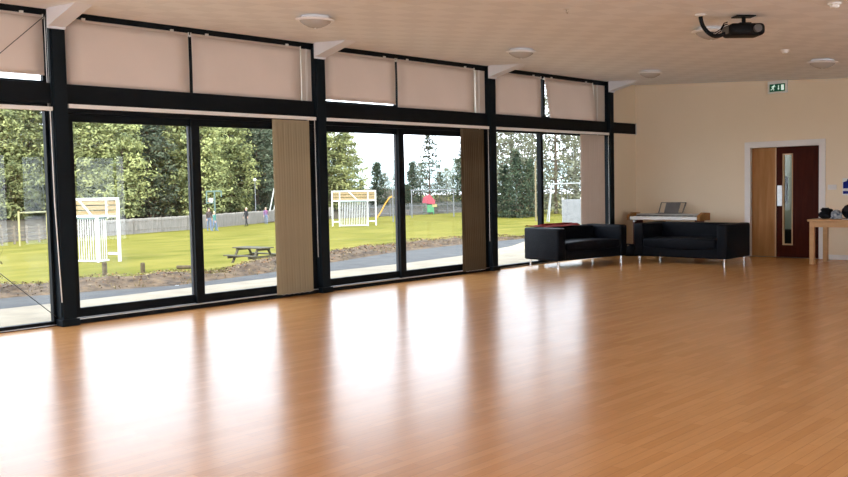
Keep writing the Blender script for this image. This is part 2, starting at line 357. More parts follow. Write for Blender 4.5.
# --- columns along the window wall, with plinths and white haunches
COLR = [-2.89, .83, 4.555, 8.235, 11.975, 15.69]
for R in COLR:
    b = MB(); b.box(-9.80, XW, R - .15, R, 0, 3.44, bev=.004)
    b.box(-9.73, XW - .02, R - .165, R - .15, .1, 3.4)             # web channel on the side
    o = struct(b.build('column', M['column']))
    b = MB(); b.box(-9.80, XW + .025, R - .175, R + .025, 0, .075, bev=.005); b.build('plinth', M['column'], o)
    b = MB(); y0, y1 = R - .19, R
    b.prism([(XW + .005, y0, 3.24), (-8.9, y0, ceil_z(-8.9) + .01), (XW + .005, y0, ceil_z(XW) + .01)], (0, y1 - y0, 0))
    b.box(XW + .002, XW + .02, y0 - .005, y1 + .005, 3.22, 3.42)
    struct(b.build('trim_haunch', M['bracket']))
# --- transom beam, continuous to the corner
b = MB(); b.box(-9.80, -9.655, Y0, 16.62, 2.43, 2.645, bev=.004); o = struct(b.build('trim_transom', M['black_frame']))
b = MB(); b.box(-9.80, -9.65, 16.62, 16.66, 2.42, 2.655, bev=.003); b.build('end_cap', M['silver'], o)
# head member along the ceiling
b = MB(); b.box(-9.80, -9.68, Y0, 15.69, 3.35, 3.45); struct(b.build('trim_head', M['black_frame']))
# cream reveal strips beside the columns
for y0, y1 in ((7.90, 8.07), (11.58, 11.81), (15.14, 15.52)):
    b = MB(); b.box(-9.74, -9.70, y0, y1, 2.65, 3.36, bev=.003); struct(b.build('trim_reveal', M['reveal']))

# --- windows
wn = [0]
def wname():
    wn[0] += 1; return 'window_%d' % wn[0]
GX = -9.765
def pane(y0, y1, z0, z1, parent, x=GX):
    g = MB(); g.box(x - .004, x + .004, y0, y1, z0, z1); return g.build('glass_pane', M['glass'], parent)
def fixed_window(y0, y1, mull, ztop=2.355, zb=.055):
    w = MB(); w.box(-9.80, -9.73, y0, y1, 0, zb).box(-9.80, -9.73, y0, y1, ztop, 2.44).box(-9.80, -9.73, y0, y0 + .03, 0, 2.4).box(-9.80, -9.73, y1 - .05, y1, 0, 2.4)
    o = struct(w.build(wname(), M['black_frame']))
    ys = [y0 + .02] + list(mull) + [y1 - .02]
    for m_ in mull:
        w = MB(); w.box(-9.81, -9.715, m_ - .035, m_ + .035, zb, ztop, bev=.003); w.build('mullion', M['black_frame'], o)
    for a, c in zip(ys, ys[1:]): pane(a, c, zb - .01, ztop + .01, o)
    w = MB(); w.box(-9.728, -9.722, y0, y1, .01, .018); w.build('threshold_strip', M['silver'], o)
    return o
def sliding_window(y0, y1, mid):
    w = MB(); w.box(-9.82, -9.655, y0, y1, 0, .05, bev=.003).box(-9.82, -9.68, y0, y1, 2.33, 2.44).box(-9.82, -9.69, y0, y0 + .03, 0, 2.4).box(-9.82, -9.69, y1 - .03, y1, 0, 2.4)
    o = struct(w.build(wname(), M['black_frame']))
    w = MB(); w.box(-9.668, -9.652, y0, y1, .05, .060); w.build('threshold_strip', M['silver'], o)
    for k, (a, c, x0, x1) in enumerate(((y0 + .03, mid + .06, -9.80, -9.75), (mid - .055, y1 - .03, -9.745, -9.695))):
        w = MB(); zb, zt = .06, 2.33
        w.box(x0, x1, a, c, zb, .165, bev=.003).box(x0, x1, a, c, 2.245, zt, bev=.003)
        w.box(x0, x1, a, a + .085 + (.03 if k else 0), .165, 2.245).box(x0, x1, c - (.11 if not k else .085), c, .165, 2.245)
        p = w.build('sliding_panel', M['black_frame'], o)
        pane(a + .07, c - .07, .155, 2.255, p, (x0 + x1) / 2)
        if k == 0:
            w = MB(); w.box(x0 + .01, x1 + .006, c - .128, c - .11, .165, 2.245); w.build('sash_edge', M['sash_grey'], p)
    return o
fixed_window(-2.89, .68, [-1.1]); fixed_window(.83, 4.405, [2.6])
sliding_window(4.555, 8.085, 6.20); sliding_window(8.235, 11.825, 9.79)
fixed_window(11.975, 15.54, [13.43])
def clerestory(y0, y1, mid, es=.05):
    w = MB(); w.box(-9.80, -9.74, y0, y1, 2.64, 2.675).box(-9.80, -9.74, y0, y0 + .05, 2.66, 3.36).box(-9.80, -9.74, y1 - es, y1, 2.66, 3.36).box(-9.80, -9.73, mid - .035, mid + .035, 2.66, 3.36)
    o = struct(w.build(wname(), M['black_frame']))
    pane(y0 + .04, mid - .03, 2.67, 3.36, o); pane(mid + .03, y1 - es + .01, 2.67, 3.36, o)
clerestory(-2.89, .68, -1.1); clerestory(.83, 4.405, 2.6); clerestory(4.555, 8.085, 6.205, .19); clerestory(8.235, 11.825, 9.775, .25); clerestory(11.975, 15.54, 13.525, .39)
# end lining of the skirting below the far column
# --- roller blinds on the clerestory
def roller(y0, y1, zb, label, shear=0, chain=None, x=-9.675):
    t = thing('roller_blind', label, 'blind', (x, (y0 + y1) / 2, 3.34), 0, 'roller blinds on the high windows')
    L = (y1 - y0) / 2; d = zb - 3.34
    def sh(p): return (p[0], p[1] + shear * (p[2] / d), p[2])
    b = MB(); nx = 10
    # slightly bowed hanging cloth, 2 mm thick
    for side in (0, 1):
        pass
    bm = b.bm; rows = []
    for sx in (.001, -.001):
        g = []
        for i in range(nx + 1):
            z = d * i / nx
            g.append([bm.verts.new(sh((sx + .006 * math.sin(PI * i / nx) + .003 * math.sin(j * 1.3), -L + 2 * L * j / 8, z))) for j in range(9)])
        rows.append(g)
    for g in rows:
        for i in range(nx):
            for j in range(8): bm.faces.new((g[i][j], g[i][j + 1], g[i + 1][j + 1], g[i + 1][j]))
    A, B = rows
    for i in range(nx):
        bm.faces.new((A[i][0], A[i + 1][0], B[i + 1][0], B[i][0])); bm.faces.new((A[i][8], A[i + 1][8], B[i + 1][8], B[i][8]))
    for j in range(8):
        bm.faces.new((A[0][j], A[0][j + 1], B[0][j + 1], B[0][j])); bm.faces.new((A[nx][j], A[nx][j + 1], B[nx][j + 1], B[nx][j]))
    b.build('cloth', M['roller_cloth'], t, smooth=True)
    b = MB(); b.bar((-.012, -L, .012), (-.012, L, .012), .017, 12); b.build('roller_tube', M['roller_cloth'], t, smooth=False)
    b = MB(); p0 = sh((0, -L, d)); p1 = sh((0, L, d)); b.beam(p0, p1, .008, .022, bev=.002); b.build('bottom_bar', M['roller_cloth'], t)
    for s_ in (-1, 1):
        b = MB(); b.box(-.03, .012, s_ * (L + .006) - .004, s_ * (L + .006) + .004, -.015, .035, bev=.001); b.build('end_bracket', M['white_plastic'], t)
        b = MB(); b.box(-.02, .016, s_ * (L - .22) - .02, s_ * (L - .22) + .02, .02, .045, bev=.003); b.build('fixing_clip', M['white_plastic'], t)
    if chain is not None:
        b = MB()
        for dy in (0, .022): b.tube([(.0, chain + dy - (y0 + y1) / 2, .01 - k * .09) for k in range(int((3.34 - 2.2) / .09))], .0035, 6)
        b.build('pull_chain', M['white_plastic'], t, smooth=True)
    return t
roller(2.65, 4.345, 2.735, 'beige roller blind left of the first black column with diagonal steel rod before it', chain=4.37)
roller(4.585, 6.13, 2.632, 'beige roller blind directly right of the first black column')
roller(6.175, 7.86, 2.632, 'beige roller blind whose right edge ends above the taupe vertical blind', chain=7.955)
roller(8.275, 9.67, 2.695, 'beige roller blind above the left pane of the middle window, white gap below it')
roller(9.715, 11.50, 2.64, 'beige roller blind whose right edge ends above the shade-darkened vertical blind', chain=11.62)
roller(12.02, 13.36, 2.625, 'straight beige roller blind next to the crooked one, third column at its left')
roller(13.47, 15.04, 2.60, 'crooked beige roller blind leaning sideways with a white wedge of light beside it', shear=.17, chain=15.2)

# --- vertical blinds, stacked open at the far end of each bay
def vblind(y0, y1, ry0, ry1, m, label, n, rot):
    t = thing('vertical_blind', label, 'blind', (-9.63, (y0 + y1) / 2, 2.405), 0, 'vertical blinds stacked beside the columns')
    yc = (y0 + y1) / 2
    b = MB(); b.box(-.022, .022, ry0 - yc, ry1 - yc, -.022, .022, bev=.003); b.build('head_rail', M['headrail'], t)
    W = .089
    proto = None
    for k in range(n):
        if proto is None:
            b = MB(); g = []
            for sx in (.0006, -.0006):
                g.append([[b.bm.verts.new((sx + .006 * (1 - (2 * j / 4 - 1) ** 2), -W / 2 + W * j / 4, z)) for j in range(5)] for z in (-.035, -2.36)])
            for q in g:
                for j in range(4): b.bm.faces.new((q[0][j], q[0][j + 1], q[1][j + 1], q[1][j]))
            for e in (0, 4): b.bm.faces.new((g[0][0][e], g[0][1][e], g[1][1][e], g[1][0][e]))
            for e in (0, 1):
                for j in range(4): b.bm.faces.new((g[0][e][j], g[0][e][j + 1], g[1][e][j + 1], g[1][e][j]))
            b.box(-.004, .004, -.042, .042, -2.36, -2.325)
            o = proto = b.build('slat', m, t)
        else:
            o = proto.copy(); COL.objects.link(o); o.parent = t
        yy = (y0 - yc) + .045 + (y1 - y0 - .09) * k / (n - 1)
        o.location = (.0, yy, 0); o.rotation_euler = (0, 0, math.radians(rot + rnd.uniform(-7, 7)))
    for k in (0, 1):
        b = MB(); b.tube([(.03 if k else -.03, y0 - yc + .04 + (y1 - y0 - .08) * i / 12, -2.352 - .012 * (i % 2)) for i in range(13)], .002, 5); b.build('bottom_chain', M['white_plastic'], t)
    b = MB(); b.tube([(.02, ry1 - yc - .03, -.02), (.022, ry1 - yc - .03, -1.0), (.02, ry1 - yc - .03, -1.9)], .0035, 6); b.build('pull_cord', M['white_plastic'], t)
    return t
vblind(7.33, 7.94, 4.57, 8.06, M['slat_cloth'], 'taupe vertical blind stacked open left of the second black column', 13, -12)
vblind(11.10, 11.66, 8.25, 11.80, M['slat_shaded'], 'shade-darkened vertical blind stacked open left of the third black column', 11, -24)
vblind(14.55, 15.38, 11.99, 15.53, M['slat_pink'], 'pale pink vertical blind hanging beside the sofa corner of the window wall', 13, -6)
t = thing('vertical_blind', 'white head rail above the leftmost pane, its slats out of sight', 'blind', (-9.63, 2.6, 2.365))
b = MB(); b.box(-.022, .022, -1.75, 1.79, -.022, .022, bev=.003); b.build('head_rail', M['headrail'], t)
b = MB(); b.tube([(.02, 1.76, .0), (.022, 1.765, -1.0), (.02, 1.80, -2.1)], .006, 6); b.build('pull_cord', M['white_plastic'], t)

# --- bracing rods crossing the left bay
for z0, z1, lab in ((.09, 3.3, 'thin steel bracing rod rising leftwards from the foot of the first column'), (3.36, .15, 'thin steel bracing rod crossing the leftmost roller blind up to the ceiling')):
    b = MB(); b.bar((-9.615, 4.36, z0), (-9.615, .84, z1 if z0 < 1 else .15), .0042, 8); o = b.build('bracing_rod', M['wire']); tag(o, lab, 'rod')

# --- door
d = srt('door_1', (DX0, YF, 0))
def dpart(name, m, x0, x1, y0, y1, z0, z1, bev=.003, parent=None):
    b = MB(); b.box(x0 - DX0, x1 - DX0, y0, y1, z0, z1, bev=bev); o = b.build(name, m, parent or d); return o
b = MB(); W_ = DX1 - DX0
b.box(-.11, 0.0, -.022, .2, 0, DH + .11, bev=.004).box(W_, W_ + .11, -.022, .2, 0, DH + .11, bev=.004).box(0, W_, -.022, .2, DH, DH + .11, bev=.004); b.build('architrave', M['white_trim'], d)
lf = dpart('leaf', M['plywood'], DX0 + .004, -6.797, .05, .095, .006, DH - .004)
dpart('edge_lipping', M['pine_edge'], -6.797, -6.772, .045, .095, .006, DH - .004)
vx0, vx1, vz0, vz1 = -6.645, -6.475, .24, 1.90
b = MB()
b.box(-6.768 - DX0, vx0 - DX0, .05, .095, .006, DH - .004).box(vx1 - DX0, W_ - .004, .05, .095, .006, DH - .004).box(vx0 - DX0, vx1 - DX0, .05, .095, .006, vz0).box(vx0 - DX0, vx1 - DX0, .05, .095, vz1, DH - .004)
rf = b.build('leaf', M['mahogany'], d)
b = MB(); a0, a1 = vx0 - DX0, vx1 - DX0
b.box(a0 - .008, a0 + .012, .04, .1, vz0 - .012, vz1 + .012).box(a1 - .012, a1 + .008, .04, .1, vz0 - .012, vz1 + .012).box(a0, a1, .04, .1, vz0 - .012, vz0 + .012).box(a0, a1, .04, .1, vz1 - .012, vz1 + .012); b.build('glazing_bead', M['pine_edge'], rf)
b = MB(); b.box(a0, a1, .068, .076, vz0, vz1); b.build('glass_pane', M['glass'], rf)
b = MB(); b.box(-6.755 - DX0, -6.665 - DX0, .044, .05, .95, 1.33, bev=.004); b.build('push_plate', M['silver'], rf)
# corridor seen through the slot
b = MB(); b.box(-8.2, -5.0, 18.6, 18.75, 0, 2.7).box(-8.2, -8.05, YF + .2, 18.6, 0, 2.7).box(-5.15, -5.0, YF + .2, 18.6, 0, 2.7); struct(b.build('wall_corridor', M['corridor']))
b = MB(); b.box(-8.2, -5.0, YF + .2, 18.75, 2.7, 2.8); struct(b.build('ceiling_corridor', M['corridor']))
b = MB(); b.box(-8.2, -5.0, YF, 18.75, -.1, 0); struct(b.build('floor_corridor', M['grey_plastic']))
b = MB(); b.box(-7.62, -7.3, 18.54, 18.596, .95, 1.5, bev=.01); tag(b.build('notice_board', M['dark_plastic']), 'dark frame glimpsed through the slim glass slot of the door', 'frame')
b = MB(); b.box(-7.75, -7.2, 18.2, 18.58, 0, .42, bev=.02); tag(b.build('storage_box', M['dark_plastic']), 'dark box low on the corridor floor behind the door slot', 'box')

# --- light for the corridor
t = thing('corridor_light', 'corridor ceiling light behind the double door', 'light', (-6.7, 17.7, 2.66)); 
b = MB(); b.lathe([(0, 0), (.16, 0), (.15, -.05), (0, -.07)], 20); b.build('diffuser', mat('lit_diffuser', (.8, .8, .76), emit=(1, .97, .9), estr=2), t)
COL.objects.link(lo := bpy.data.objects.new('corridor_lamp', bpy.data.lights.new('corridor_lamp', 'POINT'))); lo.location = (-6.7, 17.7, 2.45); lo.data.energy = 9; lo.data.shadow_soft_size = .15

# ------------------------------------------------------------------ things in the room
def ceiling_light(x, y, label):
    t = thing('ceiling_light', label, 'light', (x, y, ceil_z(x) - .004), 0, 'round ceiling lights')
    t.rotation_euler.y = math.atan(.061)
    b = MB(); b.lathe([(0, 0), (.15, 0), (.155, -.018), (.205, -.03), (.214, -.037), (.207, -.047), (.165, -.052), (0, -.052)], 40); smooth_by_angle(b.build('rim', M['lamp_rim'], t), 50)
    b = MB(); b.lathe([(.17, -.05), (.162, -.064), (.125, -.09), (.075, -.113), (.03, -.124), (0, -.125)], 40); smooth_by_angle(b.build('bowl', M['lamp_glass'], t), 60)
    b = MB(); b.lathe([(0, -.123), (.012, -.124), (.010, -.136), (0, -.139)], 12); b.build('finial', M['lamp_rim'], t, smooth=True)
    return t
ceiling_light(-7.60, 6.40, 'round ceiling light above the second black column')
ceiling_light(-7.62, 10.08, 'round ceiling light above the third black column')
ceiling_light(-7.72, 13.78, 'round ceiling light near the corner above the sofas')
ceiling_light(-4.76, 13.36, 'round ceiling light right of the green exit sign')
ceiling_light(-4.57, 9.50, 'round ceiling light half hidden behind the projector cable loop')

# projector
px, py = -3.92, 8.85; cz = ceil_z(px)
t = thing('projector', 'black projector hung from the ceiling on a short stem', 'projector', (px, py, cz - .004), math.radians(47))
b = MB(); b.box(-.10, .10, -.07, .07, -.012, 0, bev=.004); b.build('mount_plate', M['dark_plastic'], t)
b = MB(); b.bar((0, 0, -.01), (0, 0, -.07), .02, 12); b.box(-.06, .06, -.05, .05, -.085, -.07, bev=.004); b.build('mount_stem', M['dark_plastic'], t)
b = MB(); b.box(-.185, .175, -.13, .13, -.205, -.085, bev=.045, seg=5); smooth_by_angle(b.build('body', M['dark_plastic'], t), 30)
b = MB(); b.bar((.08, -.12, -.145), (.08, -.165, -.145), .038, 20); b.build('lens', M['grey_plastic'], t)
b = MB(); b.box(-.19, -.182, -.08, .08, -.18, -.11, bev=.002); b.build('vent_grille', M['grey_plastic'], t)
dirx = Vector((.727, .687, 0))
P0 = Vector((px, py, 0)) - dirx * .43; P0.z = ceil_z(P0.x)
t2 = thing('projector_cable', 'thick black cable looping from a white ceiling plate to the projector', 'cable', P0)
b = MB(); b.lathe([(0, 0), (.055, 0), (.055, -.012), (.03, -.02), (0, -.02)], 20); b.build('ceiling_plate', M['white_plastic'], t2)
pts = []
for k in range(17):
    a = k / 16
    x = .26 * (1 - math.cos(a * PI / 2 * 1.15)) ; z = -.01 - .225 * math.sin(min(1, a * 1.25) * PI / 2) + (.07 * max(0, a - .6) / .4)
    pts.append(Vector((0, 0, z)) + dirx * x)
b = MB(); b.tube(pts, .020, 10); b.build('conduit', M['dark_plastic'], t2, smooth=True)
for q in (.0, .02):
    b = MB(); b.tube([Vector((0, 0, -.19 + q)) + dirx * .07, Vector((0, 0, -.205 + q)) + dirx * .14, Vector((0, 0, -.17 + q)) + dirx * .20, Vector((0, 0, -.11 + q)) + dirx * .235, Vector((0, 0, -.10 + q)) + dirx * .27], .006, 6); b.build('wire', M['dark_plastic'], t2, smooth=True)

def detector(x, y, r, label):
    t = thing('smoke_detector', label, 'detector', (x, y, ceil_z(x)), 0)
    b = MB(); b.lathe([(0, 0), (r, 0), (r, -.015), (r * .8, -.02), (0, -.02)], 24); b.build('base', M['white_plastic'], t)
    b = MB(); b.lathe([(r * .75, -.018), (r * .72, -.04), (r * .4, -.05), (0, -.05)], 24); b.build('cap', M['white_plastic'], t, smooth=True)
detector(-4.74, 11.96, .055, 'small white smoke detector between the projector and the exit sign')
detector(-2.95, 8.57, .06, 'white detector on the ceiling at the top right of the photo')
t = thing('ceiling_hook', 'tiny metal hook in the ceiling between the projector and second light', 'hook', (-5.12, 7.51, ceil_z(-5.12)))
b = MB(); b.lathe([(0, 0), (.03, 0), (.028, -.006), (0, -.008)], 16); b.build('plate', M['white_plastic'], t)
b = MB(); b.tube([(0, 0, -.005), (0, 0, -.03), (.012, 0, -.045), (.024, 0, -.03)], .005, 8); b.build('hook', M['chrome'], t, smooth=True)

# exit sign on the far wall
t = thing('exit_sign', 'green and white running man exit sign high above the door', 'sign', (-6.72, YF, 3.135))
b = MB(); b.box(-.18, .18, -.045, 0, -.115, .112, bev=.006); b.build('housing', M['white_plastic'], t)
b = MB(); b.box(-.142, .142, -.049, -.044, -.085, .055); fa = b.build('sign_face', M['green_sign'], t)
b = MB(); y_ = -.053; e_ = (0, .004, 0)
def poly(p): b.prism([(x, y_, z) for x, z in p], e_)
poly([(.072, -.065), (.122, -.065), (.122, .035), (.072, .035)])                       # door
poly([(.018, .03), (.03, .03), (.03, -.03), (.042, -.03), (.024, -.06), (.006, -.03), (.018, -.03)])   # arrow down
def seg(x0, z0, x1, z1, w):
    dx, dz = x1 - x0, z1 - z0; l = math.hypot(dx, dz); nx, nz = -dz / l * w / 2, dx / l * w / 2
    poly([(x0 + nx, z0 + nz), (x1 + nx, z1 + nz), (x1 - nx, z1 - nz), (x0 - nx, z0 - nz)])
poly([(-.055 + .012 * math.cos(k * PI / 4), .032 + .012 * math.sin(k * PI / 4)) for k in range(8)])    # head
seg(-.066, .018, -.082, -.018, .020); seg(-.068, .014, -.045, .002, .009); seg(-.045, .002, -.034, .012, .008); seg(-.07, .014, -.096, .012, .009); seg(-.096, .012, -.106, -.004, .008)
seg(-.080, -.018, -.060, -.036, .011); seg(-.060, -.036, -.066, -.062, .010); seg(-.084, -.018, -.098, -.044, .011); seg(-.098, -.044, -.122, -.048, .010)
b.build('pictogram', M['sign_white'], fa)

# poster and switch
t = thing('notice_poster', 'blue and white printed notice on the wall above the table', 'poster', (-5.40, YF, 1.29))
b = MB(); b.box(-.18, .22, -.004, 0, -.15, .15); b.build('sheet', M['paper'], t)
b = MB(); b.prism([(-.17, -.006, -.03), (.21, -.006, -.03), (.21, -.006, .14), (-.09, -.006, .14), (-.11, -.006, .10), (-.17, -.006, .08)], (0, .003, 0)); b.build('blue_panel', M['blue_print'], t)
b = MB(); b.box(-.17, .21, -.006, -.003, -.125, -.075); b.build('blue_band', M['blue_print'], t)
t = thing('light_switch', 'double light switch plate between the door frame and the blue poster', 'switch', (-5.755, YF, 1.285))
b = MB(); b.box(-.075, .075, -.012, 0, -.045, .045, bev=.003); b.build('plate', M['white_trim'], t)
for s_ in (-.035, .035):
    b = MB(); b.box(s_ - .014, s_ + .014, -.018, -.011, -.022, .022, bev=.002); b.build('rocker', M['white_plastic'], t)

# sofas
def sofa(name, label, loc, rz, L, D, HT, zb):
    t = thing(name, label, 'sofa', loc, rz, 'black leather sofas in the corner')
    aw = .19; lw = L / 2; dw = D / 2
    b = MB(); b.box(-lw + .01, lw - .01, -dw + .01, dw - .02, zb, zb + .2, bev=.03, seg=3); smooth_by_angle(b.build('base', M['leather'], t), 35)
    for s_ in (-1, 1):
        b = MB(); x0, x1 = (s_ * lw, s_ * (lw - aw)); b.box(min(x0, x1), max(x0, x1), -dw, dw, zb, HT, bev=.035, seg=4)
        smooth_by_angle(b.build('arm', M['leather'], t), 35)
    b = MB(); b.box(-lw + aw - .01, lw - aw + .01, dw - .22, dw, zb + .05, HT - .005, bev=.04, seg=4)
    smooth_by_angle(b.build('backrest', M['leather'], t), 35)
    # one long seat cushion, sagging a little between the arms
    b = MB(); b.box(-lw + aw + .004, lw - aw - .004, -dw - .012, dw - .21, zb + .17, .43, bev=.04, seg=4)
    bmesh.ops.subdivide_edges(b.bm, edges=[e for e in b.bm.edges if abs((e.verts[0].co - e.verts[1].co).x) > .5], cuts=14)
    for v in b.bm.verts:
        k = 1 - (v.co.x / (lw - aw)) ** 2
        v.co.z += (.018 * k if v.co.z > .38 else -.03 * k * (1 if v.co.y < 0 else 0)); v.co.y -= .015 * k if v.co.y < -dw + .1 else 0
    smooth_by_angle(b.build('seat_cushion', M['leather'], t), 35)
    for sx in (-1, 1):
        for sy in (-1, 1):
            b = MB(); cx, cy = sx * (lw - .08), sy * (dw - .08)
            b.bar((cx, cy, 0), (cx, cy, zb + .02), .019, 16); b.bar((cx, cy, 0), (cx, cy, .008), .023, 16)
            b.build('leg', M['chrome'], t, smooth=False)
    return t
sofa('sofa', 'black leather sofa in front of the window with a red garment on it', (-9.13, 13.62, 0), math.radians(79.5), 1.74, .86, .685, .125)
sofa('sofa', 'black leather sofa against the far wall in front of the keyboard', (-7.63, 15.02, 0), math.radians(-1.3), 1.80, .90, .70, .105)
# red garment lying along the back of the window sofa
t = thing('jacket', 'crumpled red garment draped over the back of the window sofa', 'clothing', (-9.13, 13.62, 0), math.radians(79.5))
b = MB(); g = []
for i in range(33):
    row = []
    for j in range(13):
        u = -.80 + 1.08 * i / 32; v = .165 + .31 * j / 12
        over = max(0, .225 - v)                       # front edge hangs down the cushion side
        z = .688 + .012 + .035 * abs(mnoise.noise(Vector((u * 5, v * 6, 1)))) + .015 * max(0, mnoise.noise(Vector((u * 2.5, v * 3, 4)))) - over * .3
        if v > .44: z -= (v - .44) * .6
        if u < -.66: z = max(z, .70)
        row.append((u + .02 * mnoise.noise(Vector((v * 4, u, 9))), v + .02 * mnoise.noise(Vector((u * 3, 3, 2))), z))
    g.append(row)
for dz in (0, -.006):
    vs = [[b.bm.verts.new((p[0], p[1], p[2] + dz)) for p in row] for row in g]
    for i in range(32):
        for j in range(12): b.bm.faces.new((vs[i][j], vs[i + 1][j], vs[i + 1][j + 1], vs[i][j + 1]))
b.build('cloth_body', M['red_cloth'], t, smooth=True)
b = MB(); b.tube([(-.62, .27, .715), (-.42, .33, .72), (-.2, .28, .72), (.02, .33, .72), (.2, .30, .715)], [.015, .022, .02, .022, .015], 10); b.build('sleeve', M['red_cloth'], t, smooth=True)

# digital piano behind the far sofa
t = thing('digital_piano', 'silver digital piano with wooden ends and music rest behind the far sofa', 'piano', (-8.68, 16.14, 0), 0)
b = MB(); b.box(-.70, .70, -.19, .19, .70, .745, bev=.006); b.box(-.70, .70, -.005, .19, .745, .815, bev=.012); b.build('case', M['piano_silver'], t)
b = MB(); b.box(-.72, .72, -.215, -.185, .70, .765, bev=.008); b.build('key_slip', M['piano_key'], t)
b = MB(); b.box(-.66, .66, -.18, -.015, .745, .768, bev=.003); kb = b.build('keyboard', M['piano_key'], t)
bk = None
for k in range(36):
    if k % 7 in (2, 6): continue
    if bk is None:
        b = MB(); b.box(-.007, .007, -.115, -.02, .765, .782, bev=.002); bk = o = b.build('black_key', M['dark_plastic'], kb)
    else:
        o = bk.copy(); COL.objects.link(o); o.parent = kb
    o.location.x = -.655 + 1.31 * (k + 1) / 37
for s_ in (-1, 1):
    b = MB(); b.prism([(s_ * .72, -.225, .69), (s_ * .72, .2, .69), (s_ * .72, .2, .83), (s_ * .72, -.06, .845), (s_ * .72, -.2, .80), (s_ * .72, -.225, .76)], (s_ * .06, 0, 0)); b.build('end_cheek', M['piano_wood'], t)
b = MB(); b.box(-.30, .22, .04, .15, .814, .822); b.build('control_panel', M['dark_plastic'], t)
b = MB()
# music rest: open frame with a slatted middle
for (x0, z0, x1, z1) in ((-.255, .82, -.225, 1.03), (-.225, 1.03, .30, 1.03), (.30, 1.03, .255, .82), (.255, .825, -.255, .825)): b.beam((x0, .1 + (z0 - .82) * .3, z0), (x1, .1 + (z1 - .82) * .3, z1), .012, .022, up=(0, 1, 0))
b.prism([(-.14, .1, .83), (.16, .1, .83), (.19, .163, 1.03), (-.12, .163, 1.03)], (0, .01, 0)); b.build('music_rest', M['grey_plastic'], t)
for s_ in (-1, 1):
    b = MB(); b.box(s_ * .66 - .018, s_ * .66 + .018, -.16, .17, .06, .70, bev=.004).box(s_ * .66 - .022, s_ * .66 + .022, -.19, .2, 0, .06, bev=.004); b.build('leg', M['dark_red'], t)
b = MB(); b.box(-.65, .65, .1, .125, .25, .5, bev=.003); b.build('back_panel', M['dark_red'], t)
b = MB(); b.bar((-.62, -.225, .672), (-.62, -.16, .672), .018, 12); b.build('jack_socket', M['silver'], t)

# dark bundle on the floor between the sofas
t = thing('bag', 'limp black bag on the floor between the two sofas', 'bag', (-9.18, 15.72, 0))
b = MB(); b.blob((0, 0, .09), .22, .24, .12, 3, .3, 2.2, 3, floor=.002); b.build('body', M['bag_cloth'], t, smooth=True)
b = MB(); b.tube([(-.12, -.1, .17), (-.07, -.16, .24), (.04, -.18, .23), (.1, -.12, .16)], .012, 8); b.build('strap', M['bag_cloth'], t, smooth=True)

# table with bags
TX0, TX1, TY0, TY1 = -5.76, -4.26, 15.49, 16.24
t = thing('table', 'light wooden table by the door frame with black bags on top', 'table', ((TX0 + TX1) / 2, (TY0 + TY1) / 2, 0))
lx, ly = (TX1 - TX0) / 2, (TY1 - TY0) / 2
b = MB(); b.box(-lx, lx, -ly, ly, .725, .76, bev=.006); b.build('tabletop', M['table_wood'], t)
for sx in (-1, 1):
    for sy in (-1, 1):
        b = MB(); cx, cy = sx * (lx - .065), sy * (ly - .065); b.box(cx - .037, cx + .037, cy - .037, cy + .037, 0, .725, bev=.004); b.build('leg', M['table_wood'], t)
for sy in (-1, 1):
    b = MB(); b.box(-lx + .10, lx - .10, sy * (ly - .05) - .012, sy * (ly - .05) + .012, .63, .725); b.build('apron', M['table_wood'], t)
for sx in (-1, 1):
    b = MB(); b.box(sx * (lx - .05) - .012, sx * (lx - .05) + .012, -ly + .10, ly - .10, .63, .725); b.build('apron', M['table_wood'], t)
t = thing('bag', 'small black bag at the left end of the wooden table', 'bag', (-5.56, 15.78, .76))
b = MB(); b.blob((0, 0, .062), .115, .10, .068, 3, .2, 2.3, 1, floor=.001); b.blob((.02, 0, .13), .095, .08, .055, 3, .25, 2.5, 7); b.build('body', M['bag_cloth'], t, smooth=True)
b = MB(); b.tube([(-.06, -.06, .15), (-.02, -.085, .185), (.05, -.08, .18), (.08, -.05, .13)], .008, 8); b.build('strap', M['bag_cloth'], t, smooth=True)
t = thing('hat', 'grey and white patterned cloth bundle between the black bags on the table', 'cloth', (-5.375, 15.76, .76))
b = MB(); b.blob((0, 0, .07), .085, .085, .085, 3, .12, 3, 5, floor=.001); b.build('crown', M['bag_print'], t, smooth=True)
b = MB(); b.tube([(.085 * math.cos(a * PI / 6), .088 * math.sin(a * PI / 6), .02) for a in range(12)] + [(.085, 0, .02)], .014, 8); b.build('band', M['bag_print'], t, smooth=True)
t = thing('backpack', 'bulky black backpack lying behind white paper on the wooden table', 'bag', (-5.12, 15.88, .76))
b = MB(); b.blob((0, 0, .12), .21, .15, .135, 3, .2, 2, 9, floor=.001); b.build('body', M['bag_cloth'], t, smooth=True)
b = MB(); b.blob((.02, -.10, .08), .13, .06, .075, 3, .12, 2, 2); b.build('front_pocket', M['bag_cloth'], t, smooth=True)
b = MB(); b.tube([(-.1, 0, .22), (-.05, -.03, .30), (.05, -.03, .30), (.1, 0, .22)], .012, 8); b.build('handle', M['bag_cloth'], t, smooth=True)
b = MB(); b.box(-.03, .03, -.168, -.158, .08, .1); b.build('buckle', M['piano_silver'], t)
b = MB(); b.box(-5.22, -4.98, 15.56, 15.70, .76, .766, mt=None); tag(b.build('paper_stack', M['paper']), 'white sheets of paper lying on the wooden table before the backpack', 'paper')

